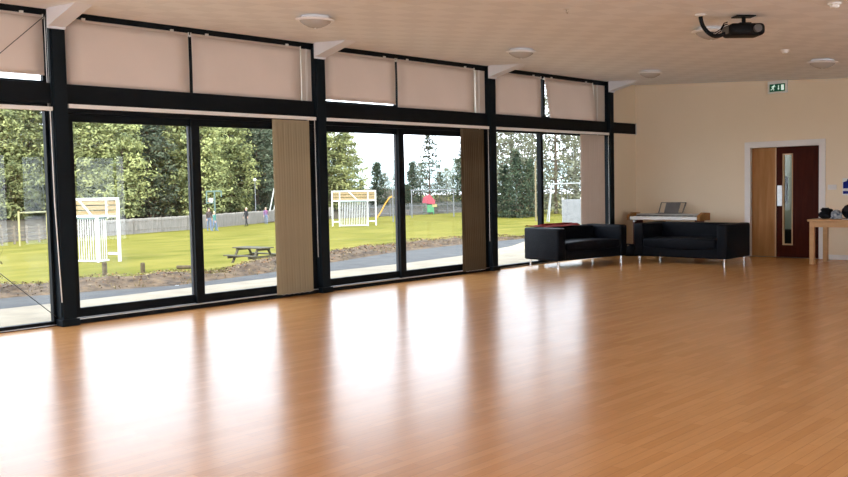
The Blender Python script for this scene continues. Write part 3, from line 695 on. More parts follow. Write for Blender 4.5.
# ------------------------------------------------------------------ outdoors
def interp(tab, y):
    if y <= tab[0][0]: return tab[0][1]
    for (a, va), (c, vc) in zip(tab, tab[1:]):
        if y <= c: return va + (vc - va) * (y - a) / (c - a)
    return tab[-1][1]
P1 = [(-15, -12.6), (6, -12.6), (10.5, -12.85), (13, -12.85), (15, -13.1), (18, -14.0), (20, -15.0), (24, -15.6), (60, -17)]
P2 = [(-15, -13.9), (5.5, -13.9), (8, -13.2), (10.5, -13.7), (12.5, -14.4), (15, -15.2), (18, -15.6), (20, -15.6), (24, -15.75), (60, -17.2)]
P3 = [(-15, -15.3), (6, -15.3), (8.2, -14.95), (9.2, -14.7), (11.5, -15.25), (14.2, -16.3), (17.3, -17.0), (19.5, -16.6), (21, -16.0), (24, -15.9), (60, -17.4)]
ys = [-15 + i * .5 for i in range(151)]
def strip(name, fa, fb, za, zb, m, n=4, amp=0, ys_=ys, seed=0):
    b = MB(); g = []
    for y in ys_:
        row = []
        for k in range(n + 1):
            s_ = k / n; x = fa(y) + (fb(y) - fa(y)) * s_
            z = za(y) + (zb(y) - za(y)) * s_
            if amp: z += amp * math.sin(PI * s_) * (.55 + .9 * mnoise.noise(Vector((x * .9, y * .9, seed)))) + amp * .35 * mnoise.noise(Vector((x * 3, y * 3, seed + 3))) * math.sin(PI * s_)
            row.append(b.bm.verts.new((x, y, z)))
        g.append(row)
    for r0, r1 in zip(g, g[1:]):
        for k in range(n): b.bm.faces.new((r0[k], r0[k + 1], r1[k + 1], r1[k]))
    bmesh.ops.reverse_faces(b.bm, faces=b.bm.faces)
    o = b.build(name, m, smooth=True); return struct(o)
Zg = lambda y: -.10
strip('paving_ground', lambda y: -9.80, lambda y: interp(P1, y), lambda y: -.05, Zg, M['paving'])
strip('path_ground', lambda y: interp(P1, y), lambda y: interp(P2, y), Zg, Zg, M['tarmac'])
ysf = [-15 + i * .12 for i in range(626)]
strip('bank_ground', lambda y: interp(P2, y), lambda y: interp(P3, y) - .3, Zg, lambda y: -.12, M['soil'], n=14, amp=.17, ys_=ysf)
# lawn: falls away behind the bank to the playing field
b = MB(); g = []
for y in [-60 + i * 3 for i in range(100)]:
    row = []
    x3 = interp(P3, y) + .15
    for k in range(26):
        dd = [0, .6, 2, 4, 6, 8, 10, 12, 14, 15.5, 17, 19, 22, 26, 30, 36, 42, 50, 58, 68, 80, 100, 130, 170, 230, 300][k]
        x = x3 - dd
        s_ = min(1, max(0, (dd - .4) / 15)); z = -.13 - 1.67 * (s_ * s_ * (3 - 2 * s_) * .5 + s_ * .5)
        row.append(b.bm.verts.new((x, y, z)))
    g.append(row)
for r0, r1 in zip(g, g[1:]):
    for k in range(25): b.bm.faces.new((r0[k], r1[k], r1[k + 1], r0[k + 1]))
struct(b.build('lawn_ground', M['lawn'], smooth=True))
# shaded ground of the wood behind the fence
b = MB(); g = []
for i in range(40):
    y = 8 + i * 2.2; x0 = -61.5 - .30 * (y - 20) * (1 if y < 56 else 0) - (10.8 if y >= 56 else 0)
    g.append([b.bm.verts.new((x0 - d_, y + .3 * d_, ZG + .03 + z_)) for d_, z_ in ((0, 0), (1.5, .25), (4, .35), (10, .6), (20, 1.2), (34, 3.0))])
for r0, r1 in zip(g, g[1:]):
    for k in range(5): b.bm.faces.new((r0[k], r1[k], r1[k + 1], r0[k + 1]))
struct(b.build('woodland_ground', M['duff'], smooth=True))
# far hill
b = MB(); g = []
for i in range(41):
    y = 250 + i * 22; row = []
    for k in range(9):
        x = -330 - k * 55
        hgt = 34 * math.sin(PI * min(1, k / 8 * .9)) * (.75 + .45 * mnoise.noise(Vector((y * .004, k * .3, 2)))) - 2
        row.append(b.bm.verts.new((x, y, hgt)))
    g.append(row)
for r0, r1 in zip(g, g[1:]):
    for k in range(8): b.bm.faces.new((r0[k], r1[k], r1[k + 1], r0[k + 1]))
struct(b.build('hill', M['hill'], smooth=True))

# grass tufts along the bank: nobody could count them
def tufts(name, m, n, label, seed, hmin, hmax, edge):
    R = random.Random(seed); b = MB()
    for i in range(n):
        y = R.uniform(3, 30); x3 = interp(P3, y); x2 = interp(P2, y)
        s_ = min(1, max(0, R.gauss(edge, .22))); x = x2 + (x3 - x2) * s_
        for q in range(5):
            a = R.uniform(0, 2 * PI); h_ = R.uniform(hmin, hmax); l = R.uniform(.02, .09)
            p = Vector((x + R.uniform(-.07, .07), y + R.uniform(-.07, .07), -.11)); tip = p + Vector((math.cos(a) * l, math.sin(a) * l, h_ + .05)); w = Vector((-math.sin(a), math.cos(a), 0)) * .006
            b.bm.faces.new([b.bm.verts.new(v) for v in (p - w, p + w, tip + w * .3, tip - w * .3)])
    o = b.build(name, m); tag(o, label, 'grass', kind='stuff'); return o
tufts('dry_grass', M['tuft'], 1500, 'dry straw coloured grass along the soil bank beside the path', 3, .01, .05, .55)
tufts('green_grass', M['moss'], 1500, 'short green grass tufts along the lawn edge of the bank', 4, .01, .04, .92)
R = random.Random(21); b = MB()
for i in range(6000):
    y = R.uniform(3, 22); x2, x3 = interp(P2, y), interp(P3, y); q = min(1, max(0, R.gauss(.5, .25))); x = x2 + (x3 - x2) * q
    z = -.1 + .17 * math.sin(PI * q) * (.55 + .9 * mnoise.noise(Vector((x * .9, y * .9, 0)))) + .02
    u = Vector((R.uniform(-1, 1), R.uniform(-1, 1), R.uniform(-.5, .5))).normalized() * R.uniform(.008, .022); v = u.cross(Vector((R.uniform(-.4, .4), R.uniform(-.4, .4), 1))).normalized() * R.uniform(.006, .014)
    b.quad((x, y, z + R.uniform(0, .04)), u, v); b.bm.faces.ensure_lookup_table(); b.bm.faces[-1].material_index = R.choice((0, 0, 0, 1, 0, 2))
o = b.build('fallen_leaves', [M['leaf_brown'], M['leaf_rust'], M['leaf_straw']]); tag(o, 'brown and rust fallen leaves lying on the soil bank', 'leaves', kind='stuff')
# dry shrub at the far left
t = thing('dry_shrub', 'leafless brown shrub at the left edge beside the path', 'shrub', (-14.2, 5.2, -.1))
R = random.Random(11)
b = MB()
for k in range(46):
    a = R.uniform(0, 2 * PI); l = R.uniform(.5, 1.15); sp = R.uniform(.05, .38)
    p = Vector((R.uniform(-.1, .1), R.uniform(-.1, .1), 0)); q = p + Vector((math.cos(a) * sp * .5, math.sin(a) * sp * .5, l * .6)); e = p + Vector((math.cos(a) * sp, math.sin(a) * sp, l))
    b.tube([p, q, e], [.006, .004, .002], 5)
b.build('stems', M['tuft'], t)
b = MB()
for k in range(260):
    a = R.uniform(0, 2 * PI); rr = R.uniform(0, .4); c = Vector((math.cos(a) * rr, math.sin(a) * rr, R.uniform(.25, 1.1)))
    u = Vector((R.uniform(-1, 1), R.uniform(-1, 1), R.uniform(-1, 1))).normalized() * .03; v = u.orthogonal().normalized() * .012; b.quad(c, u, v)
b.build('leaves', M['tuft'], t)['kind'] = 'stuff'

# --- trees
ZF = -1.8
def pine_mesh(seed, h, rad, nlev, leaf, dens, base, airy=0, conical=False):
    R = random.Random(seed); b = MB(); tr = MB()
    tr.tube([(0, 0, -.3), (.05, .03, h * .35), (-.04, .05, h * .7), (0, 0, h * .97)], [h * .016, h * .013, h * .008, h * .002], 8)
    for L_ in range(nlev):
        f = L_ / (nlev - 1); z = h * (base + (1 - base) * f) 
        if conical: rr = rad * (1.0 - f) ** .8 * R.uniform(.8, 1.1) + .15
        else: rr = rad * (math.sin(PI * min(1, .22 + f * .78)) ** .7 + .08) * R.uniform(.75, 1.15)
        nb = 6 if not airy else 5
        a0 = R.uniform(0, 2 * PI)
        for q in range(nb):
            a = a0 + 2 * PI * q / nb + R.uniform(-.35, .35); ln = rr * R.uniform(.65, 1.1); dirv = Vector((math.cos(a), math.sin(a), 0))
            droop = (-.15 if conical else .12) * ln + R.uniform(-.2, .2)
            tip = Vector((0, 0, z)) + dirv * ln + Vector((0, 0, droop))
            tr.tube([Vector((0, 0, z - .15)), Vector((0, 0, z)) + dirv * ln * .5 + Vector((0, 0, droop * .3)), tip], [.05, .03, .012], 5)
            for c_ in (.4, .7, 1.0):
                if c_ < .5 and R.random() < .4: continue
                cc = Vector((0, 0, z)) + (tip - Vector((0, 0, z))) * c_ + Vector((R.uniform(-.2, .2), R.uniform(-.2, .2), R.uniform(-.1, .25)))
                sz = (.40 + .22 * rr / rad) * R.uniform(.8, 1.25) * rad / 2.2
                for k in range(int(dens * R.uniform(.7, 1.2))):
                    o = Vector((R.gauss(0, 1), R.gauss(0, 1), R.gauss(0, .7))) * sz * .62
                    n = (o + Vector((R.uniform(-.5, .5), R.uniform(-.5, .5), R.uniform(0, .7)))).normalized()
                    u = n.orthogonal().normalized(); u.rotate(Matrix.Rotation(R.uniform(0, 2 * PI), 3, n)); v = n.cross(u)
                    b.quad(cc + o, u * leaf * R.uniform(.7, 1.3), v * leaf * R.uniform(.3, .6))
    return b, tr
def tree_proto(name, seed, m, **k):
    b, tr = pine_mesh(seed, **k)
    root = bpy.data.objects.new(name, None); COL.objects.link(root)
    c = b.build('crown', m, root); c['kind'] = 'stuff'; tr.build('trunk', M['bark'], root)
    return root
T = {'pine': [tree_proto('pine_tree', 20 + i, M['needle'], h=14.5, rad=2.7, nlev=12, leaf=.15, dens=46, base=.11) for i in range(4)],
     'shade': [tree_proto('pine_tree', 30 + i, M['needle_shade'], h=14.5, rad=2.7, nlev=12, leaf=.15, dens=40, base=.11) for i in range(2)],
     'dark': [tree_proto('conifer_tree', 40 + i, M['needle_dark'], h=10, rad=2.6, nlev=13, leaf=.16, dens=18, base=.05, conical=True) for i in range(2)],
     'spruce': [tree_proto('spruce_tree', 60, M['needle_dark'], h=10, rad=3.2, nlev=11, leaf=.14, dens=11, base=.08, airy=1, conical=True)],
     'airy': [tree_proto('birch_tree', 70 + i, M['needle_grey'], h=13, rad=3.2, nlev=14, leaf=.14, dens=20, base=.05, airy=1) for i in range(2)]}
used = set()
def plant(kind, i, x, y, sc, label, group, z=ZF, rot=None):
    p = T[kind][i % len(T[kind])]
    o = p if p.name not in used else copy_tree(p)
    used.add(p.name); used.add(o.name)
    o.location = (x, y, z); o.scale = (sc, sc, sc * (.80 if kind in ('pine', 'shade') else 1)); o.rotation_euler.z = rnd.uniform(0, 2 * PI) if rot is None else rot
    tag(o, label, 'tree', group); return o
ORD = 'first second third fourth fifth sixth seventh eighth ninth tenth eleventh twelfth thirteenth fourteenth fifteenth sixteenth seventeenth eighteenth'.split()
def at(px, fwd, z=ZF):
    dx = (px - 424) / F
    # roll and pitch are tiny for ground placement: use the ground axes
    return GF * fwd + GR * fwd * dx
row = [(-22, 76), (6, 77), (32, 81), (76, 79), (100, 83), (124, 80), (150, 84), (176, 86), (204, 86), (232, 92), (258, 96), (282, 100), (306, 101), (330, 104)]
for i, (px_, f_) in enumerate(row):
    p = at(px_, f_ + 3); sc = [1.0, .95, 1.05, .98, 1.02, .92, 1.04, .97, 1.0, .95, .96, .98, 1.05, 1.02][i]
    plant('shade' if i in (6, 10, 11) else 'pine', i, p.x, p.y, sc, ('shade-toned' if i in (6, 10, 11) else 'yellow-green') + ' pine behind the fence, %s from the left in the front row' % ORD[i], 'pines in the front row')
row2 = [(-8, 84), (20, 88), (58, 88), (88, 90), (112, 91), (138, 92), (163, 94), (190, 95), (218, 98), (246, 102), (270, 106), (295, 110), (316, 112)]
for i, (px_, f_) in enumerate(row2):
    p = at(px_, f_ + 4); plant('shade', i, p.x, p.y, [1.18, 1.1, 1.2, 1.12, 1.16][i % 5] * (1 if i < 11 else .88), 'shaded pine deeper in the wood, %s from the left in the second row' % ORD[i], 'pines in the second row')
p = at(346, 108); plant('pine', 1, p.x, p.y, .86, 'pine at the right edge of the wood, beside the open sky', None)
p = at(362, 112); plant('dark', 0, p.x, p.y, .40, 'low dark conifer beyond the second white goal', None)
p = at(378, 116); plant('dark', 1, p.x, p.y, .62, 'narrow dark conifer left of the sliding door stile in the middle window', None)
p = at(430, 114); plant('spruce', 0, p.x, p.y, .98, 'sparse tall spruce against the white sky above the red play panel', None)
p = at(413, 122); plant('dark', 0, p.x, p.y, .62, 'dark conifer just left of the sparse spruce', None)
p = at(447, 124); plant('airy', 1, p.x, p.y, .42, 'low grey-green tree just right of the sparse spruce', None)
for i, (px_, f_, kd, sc, lab) in enumerate(((398, 118, 'airy', .40, 'low grey-green tree behind the wide grey swing frame at its left end'), (421, 126, 'airy', .48, 'grey-green tree behind the sparse spruce, to its left'), (440, 119, 'airy', .38, 'low grey-green tree behind the play tower, to its right'), (458, 121, 'airy', .50, 'grey-green tree beside the shade-darkened vertical blind'), (386, 122, 'airy', .38, 'low grey-green tree behind the orange slide'), (408, 112, 'dark', .34, 'low dark conifer behind the steel railing near the window stile'))):
    p = at(px_, f_); plant(kd, i, p.x, p.y, sc, lab, None)
for i in range(13):
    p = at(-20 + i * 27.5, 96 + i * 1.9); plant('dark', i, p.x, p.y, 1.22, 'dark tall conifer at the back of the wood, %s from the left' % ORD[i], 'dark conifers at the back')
p = at(468, 118); plant('dark', 1, p.x, p.y, .95, 'dark conifer half hidden by the shade-darkened vertical blind', None)
for i, (px_, f_, sc, kd) in enumerate(((497, 92, 1.0, 'airy'), (512, 96, 1.05, 'airy'), (533, 104, .95, 'airy'), (556, 98, 1.08, 'airy'), (576, 106, 1.05, 'airy'), (596, 100, 1.1, 'airy'), (616, 104, 1.0, 'airy'))):
    p = at(px_, f_); plant(kd, i, p.x, p.y, sc, 'tall thin-leaved grey-green tree, %s from the left in the window by the sofa' % ORD[i], 'grey-green trees by the playground')
p = at(517, 88); plant('dark', 0, p.x, p.y, .62, 'dense dark conifer behind the tan pole in the window by the sofa', None)
p = at(505, 90); plant('dark', 1, p.x, p.y, .50, 'smaller dark conifer beside the third column in the sofa window', None)
p = at(530, 90); plant('dark', 1, p.x, p.y, .55, 'dark conifer directly beside the tan pole in the sofa window', None)

# --- fences
def board_fence(name, label, pts, h, m, post_m, bw, gap, cat='fence', z=ZF, rails=True):
    t = thing(name, label, cat, (0, 0, 0)); b = MB(); r_ = MB()
    for (ax, ay), (bx_, by) in zip(pts, pts[1:]):
        A = Vector((ax, ay, z)); B = Vector((bx_, by, z)); d = (B - A); l = d.length; d.normalize(); n = int(l / (bw + gap))
        for i in range(n):
            c = A + d * (i + .5) * (bw + gap); hh = h + .03 * mnoise.noise(c * 3)
            b.beam(c + Vector((0, 0, .02)), c + Vector((0, 0, hh)), bw, .02, up=Vector((0, 0, 1)).cross(d) if False else d)
        for zz in (.25, .8): r_.beam(A + Vector((0, 0, zz * h)) + Vector((-.03, 0, 0)), B + Vector((0, 0, zz * h)) + Vector((-.03, 0, 0)), .03, .07)
        k = 0
        while k * 3.0 <= l:
            pp = MB(); c = A + d * k * 3.0 + Vector((-.07, 0, 0)); pp.box(c.x - .05, c.x + .05, c.y - .05, c.y + .05, z - .05, z + h + .04, bev=.005); pp.build('post', post_m, t); k += 1
    b.build('boards', m, t); r_.build('rails', post_m, t)
    return t
board_fence('board_fence', 'long pale weathered board fence along the edge of the wood', [(-63.6, 32.5), (-66.1, 41.4), (-72.6, 55.2), (-73.8, 64)], 1.2, M['fence_wood'], M['rail_wood'], .13, .01)
board_fence('railing_fence', 'grey steel railing along the playground, behind the red play panel', [(-72.5, 64.5), (-71.2, 70), (-70.6, 82), (-70.2, 90)], 1.35, M['steel_fence'], M['steel_fence'], .03, .10)
board_fence('railing_fence', 'taller grey steel railing seen through the window by the sofa', [(-69.5, 84), (-68.0, 92), (-66, 103)], 1.75, M['steel_fence'], M['steel_fence'], .035, .10)
t = thing('rail_fence', 'brown post and rail fence at the far left beyond the lawn', 'fence')
pl = [Vector((-57.5, 19.5, ZF)), Vector((-60.3, 24.6, ZF)), Vector((-62.4, 29.6, ZF)), Vector((-63.6, 32.4, ZF))]
for a, c in zip(pl, pl[1:]):
    for zz in (.30, .58, .86, 1.05):
        q = MB(); q.beam(a + Vector((0, 0, zz)), c + Vector((0, 0, zz)), .03, .11); q.build('rail', M['rail_wood'], t)
    n = int((c - a).length / 1.3) + 1
    for k in range(n):
        pp = a + (c - a) * k / n; q = MB(); q.box(pp.x - .06, pp.x + .06, pp.y - .06, pp.y + .06, ZF - .05, ZF + 1.2, bev=.01); q.build('post', M['rail_wood'], t)

# --- goals with backboards
def goal(label, MR, turn=0):
    # local frame: x along the mouth (left), y towards the building, origin at the right mouth post
    t = thing('ball_goal', label, 'goal', MR, math.atan2(-.687, -.727) - turn, 'white steel ball goals with slatted boards')
    W, wg, dp, RH, TH = 3.7, .65, .68, 2.12, 3.0
    for x in (0, W):
        b = MB(); b.box(x - .06, x + .06, -.06, .06, 0, TH, bev=.008); b.build('post', M['goal_white'], t)
    for x in (wg, W - wg):
        b = MB(); b.box(x - .05, x + .05, dp - .05, dp + .05, 0, RH, bev=.008); b.box(x - .05, x + .05, -.05, .05, RH - .1, TH, bev=.008); b.build('inner_post', M['goal_white'], t)
    b = MB(); b.box(-.06, W + .06, -.06, .06, TH - .1, TH + .02, bev=.008).box(0, W, -.05, .05, RH - .02, RH + .08, bev=.006); b.build('crossbar', M['goal_white'], t)
    b = MB(); b.box(wg, W - wg, dp - .04, dp + .04, RH - .08, RH, bev=.006)
    for x in (wg, W - wg): b.box(x - .03, x + .03, 0, dp, RH - .08, RH, bev=.006)
    b.build('top_rail', M['teal'], t)
    b = MB(); b.box(wg, W - wg, dp - .035, dp + .035, .03, .11)
    for x in (wg, W - wg): b.box(x - .03, x + .03, 0, dp, .03, .11)
    for x0, x1 in ((0, wg), (W - wg, W)): b.box(x0, x1, -.03, .03, .32, .44)
    b.build('bottom_rail', M['goal_white'], t)
    b = MB(); n = 17
    for k in range(1, n):
        x = wg + (W - 2 * wg) * k / n; b.bar((x, dp, .08), (x, dp, RH - .05), .022, 8)
    for x in (wg, W - wg):
        for k in range(1, 5): b.bar((x, dp * k / 5, .08), (x, dp * k / 5, RH - .05), .022, 8)
    b.build('bar_grille', M['goal_white'], t)
    for k in range(3):
        z0 = RH + .10 + k * .235; b = MB(); b.box(.06, W - .06, -.02, .02, z0, z0 + .185, bev=.006); b.build('board', M['goal_slat'], t)
    b = MB(); b.beam((W * .40, .05, RH + .02), (W * .62, .05, TH - .06), .09, .03, up=(0, 1, 0)); b.build('brace', M['goal_white'], t)
    return t
goal('white ball goal with wooden slat board, partly behind the first black column', (-39.67, 21.03, ZF), math.radians(22))
p = at(376, 77.0); goal('smaller looking white ball goal with slat board near the orange slide', (p.x, p.y, ZF))
# football goal far left
t = thing('football_goal', 'thin yellow football goal before the brown rail fence', 'goal', (0, 0, ZF))
b = MB(); a = Vector((-60.2, 24.9, 0)) * .96; c = Vector((-63.2, 28.1, 0)) * .96
b.bar(a, a + Vector((0, 0, 2.2)), .06, 10).build('post', M['yellow'], t); 
b = MB(); b.bar(c, c + Vector((0, 0, 2.1)), .06, 10).build('post', M['yellow'], t)
b = MB(); b.bar(a + Vector((0, 0, 2.1)), c + Vector((0, 0, 2.05)), .05, 10).build('crossbar', M['yellow'], t)

# --- picnic table
pc = at(252, 38.9)
th = math.radians(38); axis = GR * math.cos(th) - GF * math.sin(th)
t = thing('picnic_table', 'dark weathered wooden picnic table on the lawn beyond the soil bank', 'picnic table', (pc.x, pc.y, ZF), math.atan2(axis.y, axis.x))
for k in range(5):
    b = MB(); y = -.32 + k * .16; b.box(-.9, .9, y - .07, y + .07, .74, .785, bev=.005); b.build('table_board', M['picnic'], t)
for s_ in (-1, 1):
    for k in (-.075, .075):
        b = MB(); y = s_ * .72 + k; b.box(-.95, .95, y - .068, y + .068, .43, .475, bev=.005); b.build('seat_board', M['picnic'], t)
for sx in (-1, 1):
    for s_ in (-1, 1):
        b = MB(); b.beam((sx * .62, s_ * .28, .74), (sx * .62, s_ * .70, 0), .05, .11, up=(1, 0, 0)); b.build('leg', M['picnic'], t)
    b = MB(); b.box(sx * .66 - .022, sx * .66 + .022, -.86, .86, .33, .43, bev=.004); b.build('seat_bearer', M['picnic'], t)
    b = MB(); b.box(sx * .66 - .022, sx * .66 + .022, -.37, .37, .65, .74, bev=.004); b.build('top_bearer', M['picnic'], t)

# --- stumps
for (x, y, hh, ww, lab) in ((-33.6, 17.15, .52, .095, 'short upright post on the lawn edge, tallest of the three stumps'), (-33.3, 18.63, .40, .09, 'short stump post on the lawn between the taller stump and the lying log')):
    b = MB(); b.lathe([(0, 0), (ww * 1.05, 0), (ww, hh * .9), (ww * .85, hh), (0, hh)], 14, (x, y, ZF)); tag(b.build('stump_post', M['stump']), lab, 'post')
b = MB(); b.bar(Vector((-33.1, 20.4, ZF + .09)) - GR * .3, Vector((-33.1, 20.4, ZF + .09)) + GR * .3, .075, 12); tag(b.build('log', M['stump']), 'dark log lying on the lawn edge beside the window stile', 'log')

# --- basketball hoop
p = at(215, 73.5)
t = thing('basketball_hoop', 'teal basketball hoop frame before the pines above two people', 'hoop', (p.x, p.y, ZF), math.atan2(.687, .727))
b = MB(); b.bar((.02, 0, 0), (.02, 0, 3.2), .07, 10); b.build('pole', M['teal'], t)
b = MB(); b.beam((-.62, 0, 3.2), (.58, 0, 3.2), .1, .12).beam((-.62, 0, 3.2), (-.62, 0, 2.2), .1, .1).beam((.58, 0, 3.2), (.58, 0, 2.72), .1, .1).beam((-.62, 0, 2.25), (.02, 0, 2.25), .08, .08); b.build('frame', M['teal'], t)
b = MB(); b.box(-.45, -.1, -.03, .03, 2.3, 2.65); b.build('backboard', M['goal_white'], t)
b = MB(); b.tube([(-.28 + .2 * math.cos(k * PI / 8), -.22 + .2 * math.sin(k * PI / 8), 2.4) for k in range(17)], .018, 6); b.build('ring', M['orange'], t)
# lamp head / white ball in the trees
p = at(256, 88); t = thing('street_lamp', 'slim lamp post with a white globe before the pines', 'lamp', (p.x, p.y, ZF))
b = MB(); b.bar((0, 0, 0), (0, 0, 4.1), .05, 8, .03); b.build('post', M['steel_fence'], t)
b = MB(); b.blob((0, 0, 4.2), .17, .17, .17, 2, 0); b.build('globe', M['goal_white'], t, smooth=True)
# slanting white pole pair (swing end frame)
p = at(271, 90.5); t = thing('swing_frame', 'slanting white A-frame beside the taupe vertical blind', 'swing', (p.x, p.y, ZF), math.atan2(.687, .727))
b = MB(); b.bar((-.35, 0, 0), (.42, 0, 3.4), .06, 8); b.build('leg', M['goal_white'], t)
b = MB(); b.bar((1.2, 0, 0), (.42, 0, 3.4), .06, 8); b.build('leg', M['goal_white'], t)
b = MB(); b.bar((.42, -.1, 3.36), (.42, 2.6, 3.36), .05, 8); b.build('top_bar', M['goal_white'], t)
for dx in (-.35, 1.2):
    b = MB(); b.bar((dx, 2.5, 0), (.42, 2.5, 3.4), .06, 8); b.build('leg', M['goal_white'], t)

# --- playground
p = at(382, 84)
t = thing('slide', 'orange plastic slide behind the second white goal', 'slide', (p.x, p.y, ZF), math.atan2(.687, .727))
b = MB(); prof = [(-.6, .35), (-.45, .45), (-.1, .95), (.35, 1.75), (.75, 2.3), (1.0, 2.42)]
for (x0, z0), (x1, z1) in zip(prof, prof[1:]):
    b.beam((x0, -.25, z0), (x1, -.25, z1), .06, .34, up=(0, 1, 0)); b.beam((x0, .25, z0), (x1, .25, z1), .06, .34, up=(0, 1, 0)); b.beam((x0, 0, z0 - .08), (x1, 0, z1 - .08), .55, .05, up=(1, 0, 0) if False else (0, 0, 1))
b.build('chute', M['orange'], t)
b = MB()
for y in (-.3, .3): b.bar((1.05, y, 0), (1.05, y, 3.0), .045, 8); b.bar((1.5, y, 0), (1.5, y, 2.3), .045, 8)
for k in range(7): b.bar((1.5 - .0, -.3, .3 * k + .3), (1.5, .3, .3 * k + .3), .02, 6)
b.build('ladder', M['steel_fence'], t)
b = MB(); b.box(.95, 1.55, -.33, .33, 2.22, 2.30); b.build('platform', M['tan_pole'], t)
p = at(429, 104)
t = thing('play_tower', 'small play tower with a red panel over a green panel', 'play equipment', (p.x, p.y, ZF), math.atan2(.687, .727))
for x in (-.55, .55):
    for y in (-.4, .4):
        b = MB(); b.bar((x, y, 0), (x, y, 2.1), .05, 8); b.build('post', M['play_green'], t)
b = MB(); b.prism([(-.75, -.5, 1.35), (.7, -.5, 1.15), (.75, -.5, 1.6), (.1, -.5, 2.35), (-.6, -.5, 2.0)], (0, 1.0, 0)); b.build('roof_panel', M['play_red'], t)
b = MB(); b.box(-.2, .6, -.45, -.38, .25, 1.1, bev=.02); b.build('side_panel', M['play_green'], t)
b = MB(); b.box(.4, .95, -.46, -.4, .85, 1.2, bev=.02); b.build('yellow_panel', M['yellow'], t)
b = MB(); b.box(-.6, .6, -.45, .45, .78, .84); b.build('platform', M['tan_pole'], t)
p = at(433, 95)
t = thing('swing_frame', 'wide grey swing frame with a long top bar before the sparse spruce', 'swing', (p.x, p.y, ZF), math.atan2(.687, .727))
b = MB(); b.bar((-2.3, 0, 2.85), (2.4, 0, 2.85), .055, 8); b.build('top_bar', M['steel_fence'], t)
for x in (-2.2, 2.2):
    for y in (-.5, .5):
        b = MB(); b.bar((x, y, 0), (x, 0, 2.85), .05, 8); b.build('leg', M['steel_fence'], t)
for x in (-.9, .9):
    b = MB()
    for d_ in (-.2, .2): b.bar((x + d_, 0, 2.83), (x + d_, 0, .55), .012, 5)
    q = b.build('chain', M['steel_fence'], t); b = MB(); b.box(x - .24, x + .24, -.1, .1, .5, .54); b.build('seat', M['dark_plastic'], t)
# pole and frame by the sofa window
p = at(536, 79); t = thing('timber_pole', 'tall tan timber pole in the left pane of the sofa window', 'pole', (p.x, p.y, ZF))
b = MB(); b.bar((0, 0, 0), (0, 0, 5.3), .075, 10, .06); b.build('shaft', M['tan_pole'], t)
b = MB(); b.lathe([(0, 5.3), (.08, 5.28), (.08, 5.34), (0, 5.4)], 10); b.build('cap', M['steel_fence'], t)
p = at(565, 77); t = thing('swing_frame', 'white swing frame in the right pane of the sofa window', 'swing', (p.x, p.y, ZF), math.atan2(.687, .727))
b = MB(); b.bar((-1.15, 0, 3.2), (1.5, 0, 3.25), .055, 8); b.build('top_bar', M['steel_pale'], t)
for x, xx in ((-1.45, -1.1), (1.75, 1.45)):
    for y in (-.6, .6):
        b = MB(); b.bar((x, y, 0), (xx, 0, 3.2), .055, 8); b.build('leg', M['steel_pale'], t)
b = MB()
for d_ in (-.25, .25): b.bar((d_, 0, 3.2), (d_, 0, .6), .012, 5)
b.build('chain', M['steel_fence'], t); b = MB(); b.box(-.3, .3, -.1, .1, .55, .6); b.build('seat', M['dark_plastic'], t)
p = at(572, 70); t = thing('play_wall', 'grey play wall on the grass below the white swing frame', 'play equipment', (p.x, p.y, ZF), math.atan2(.687, .727))
b = MB(); b.box(-.75, .75, -.08, .08, .1, 2.0, bev=.03); b.build('panel', M['steel_fence'], t)
for x in (-.7, .7):
    b = MB(); b.bar((x, 0, 0), (x, 0, 2.15), .06, 8); b.build('post', M['goal_white'], t)

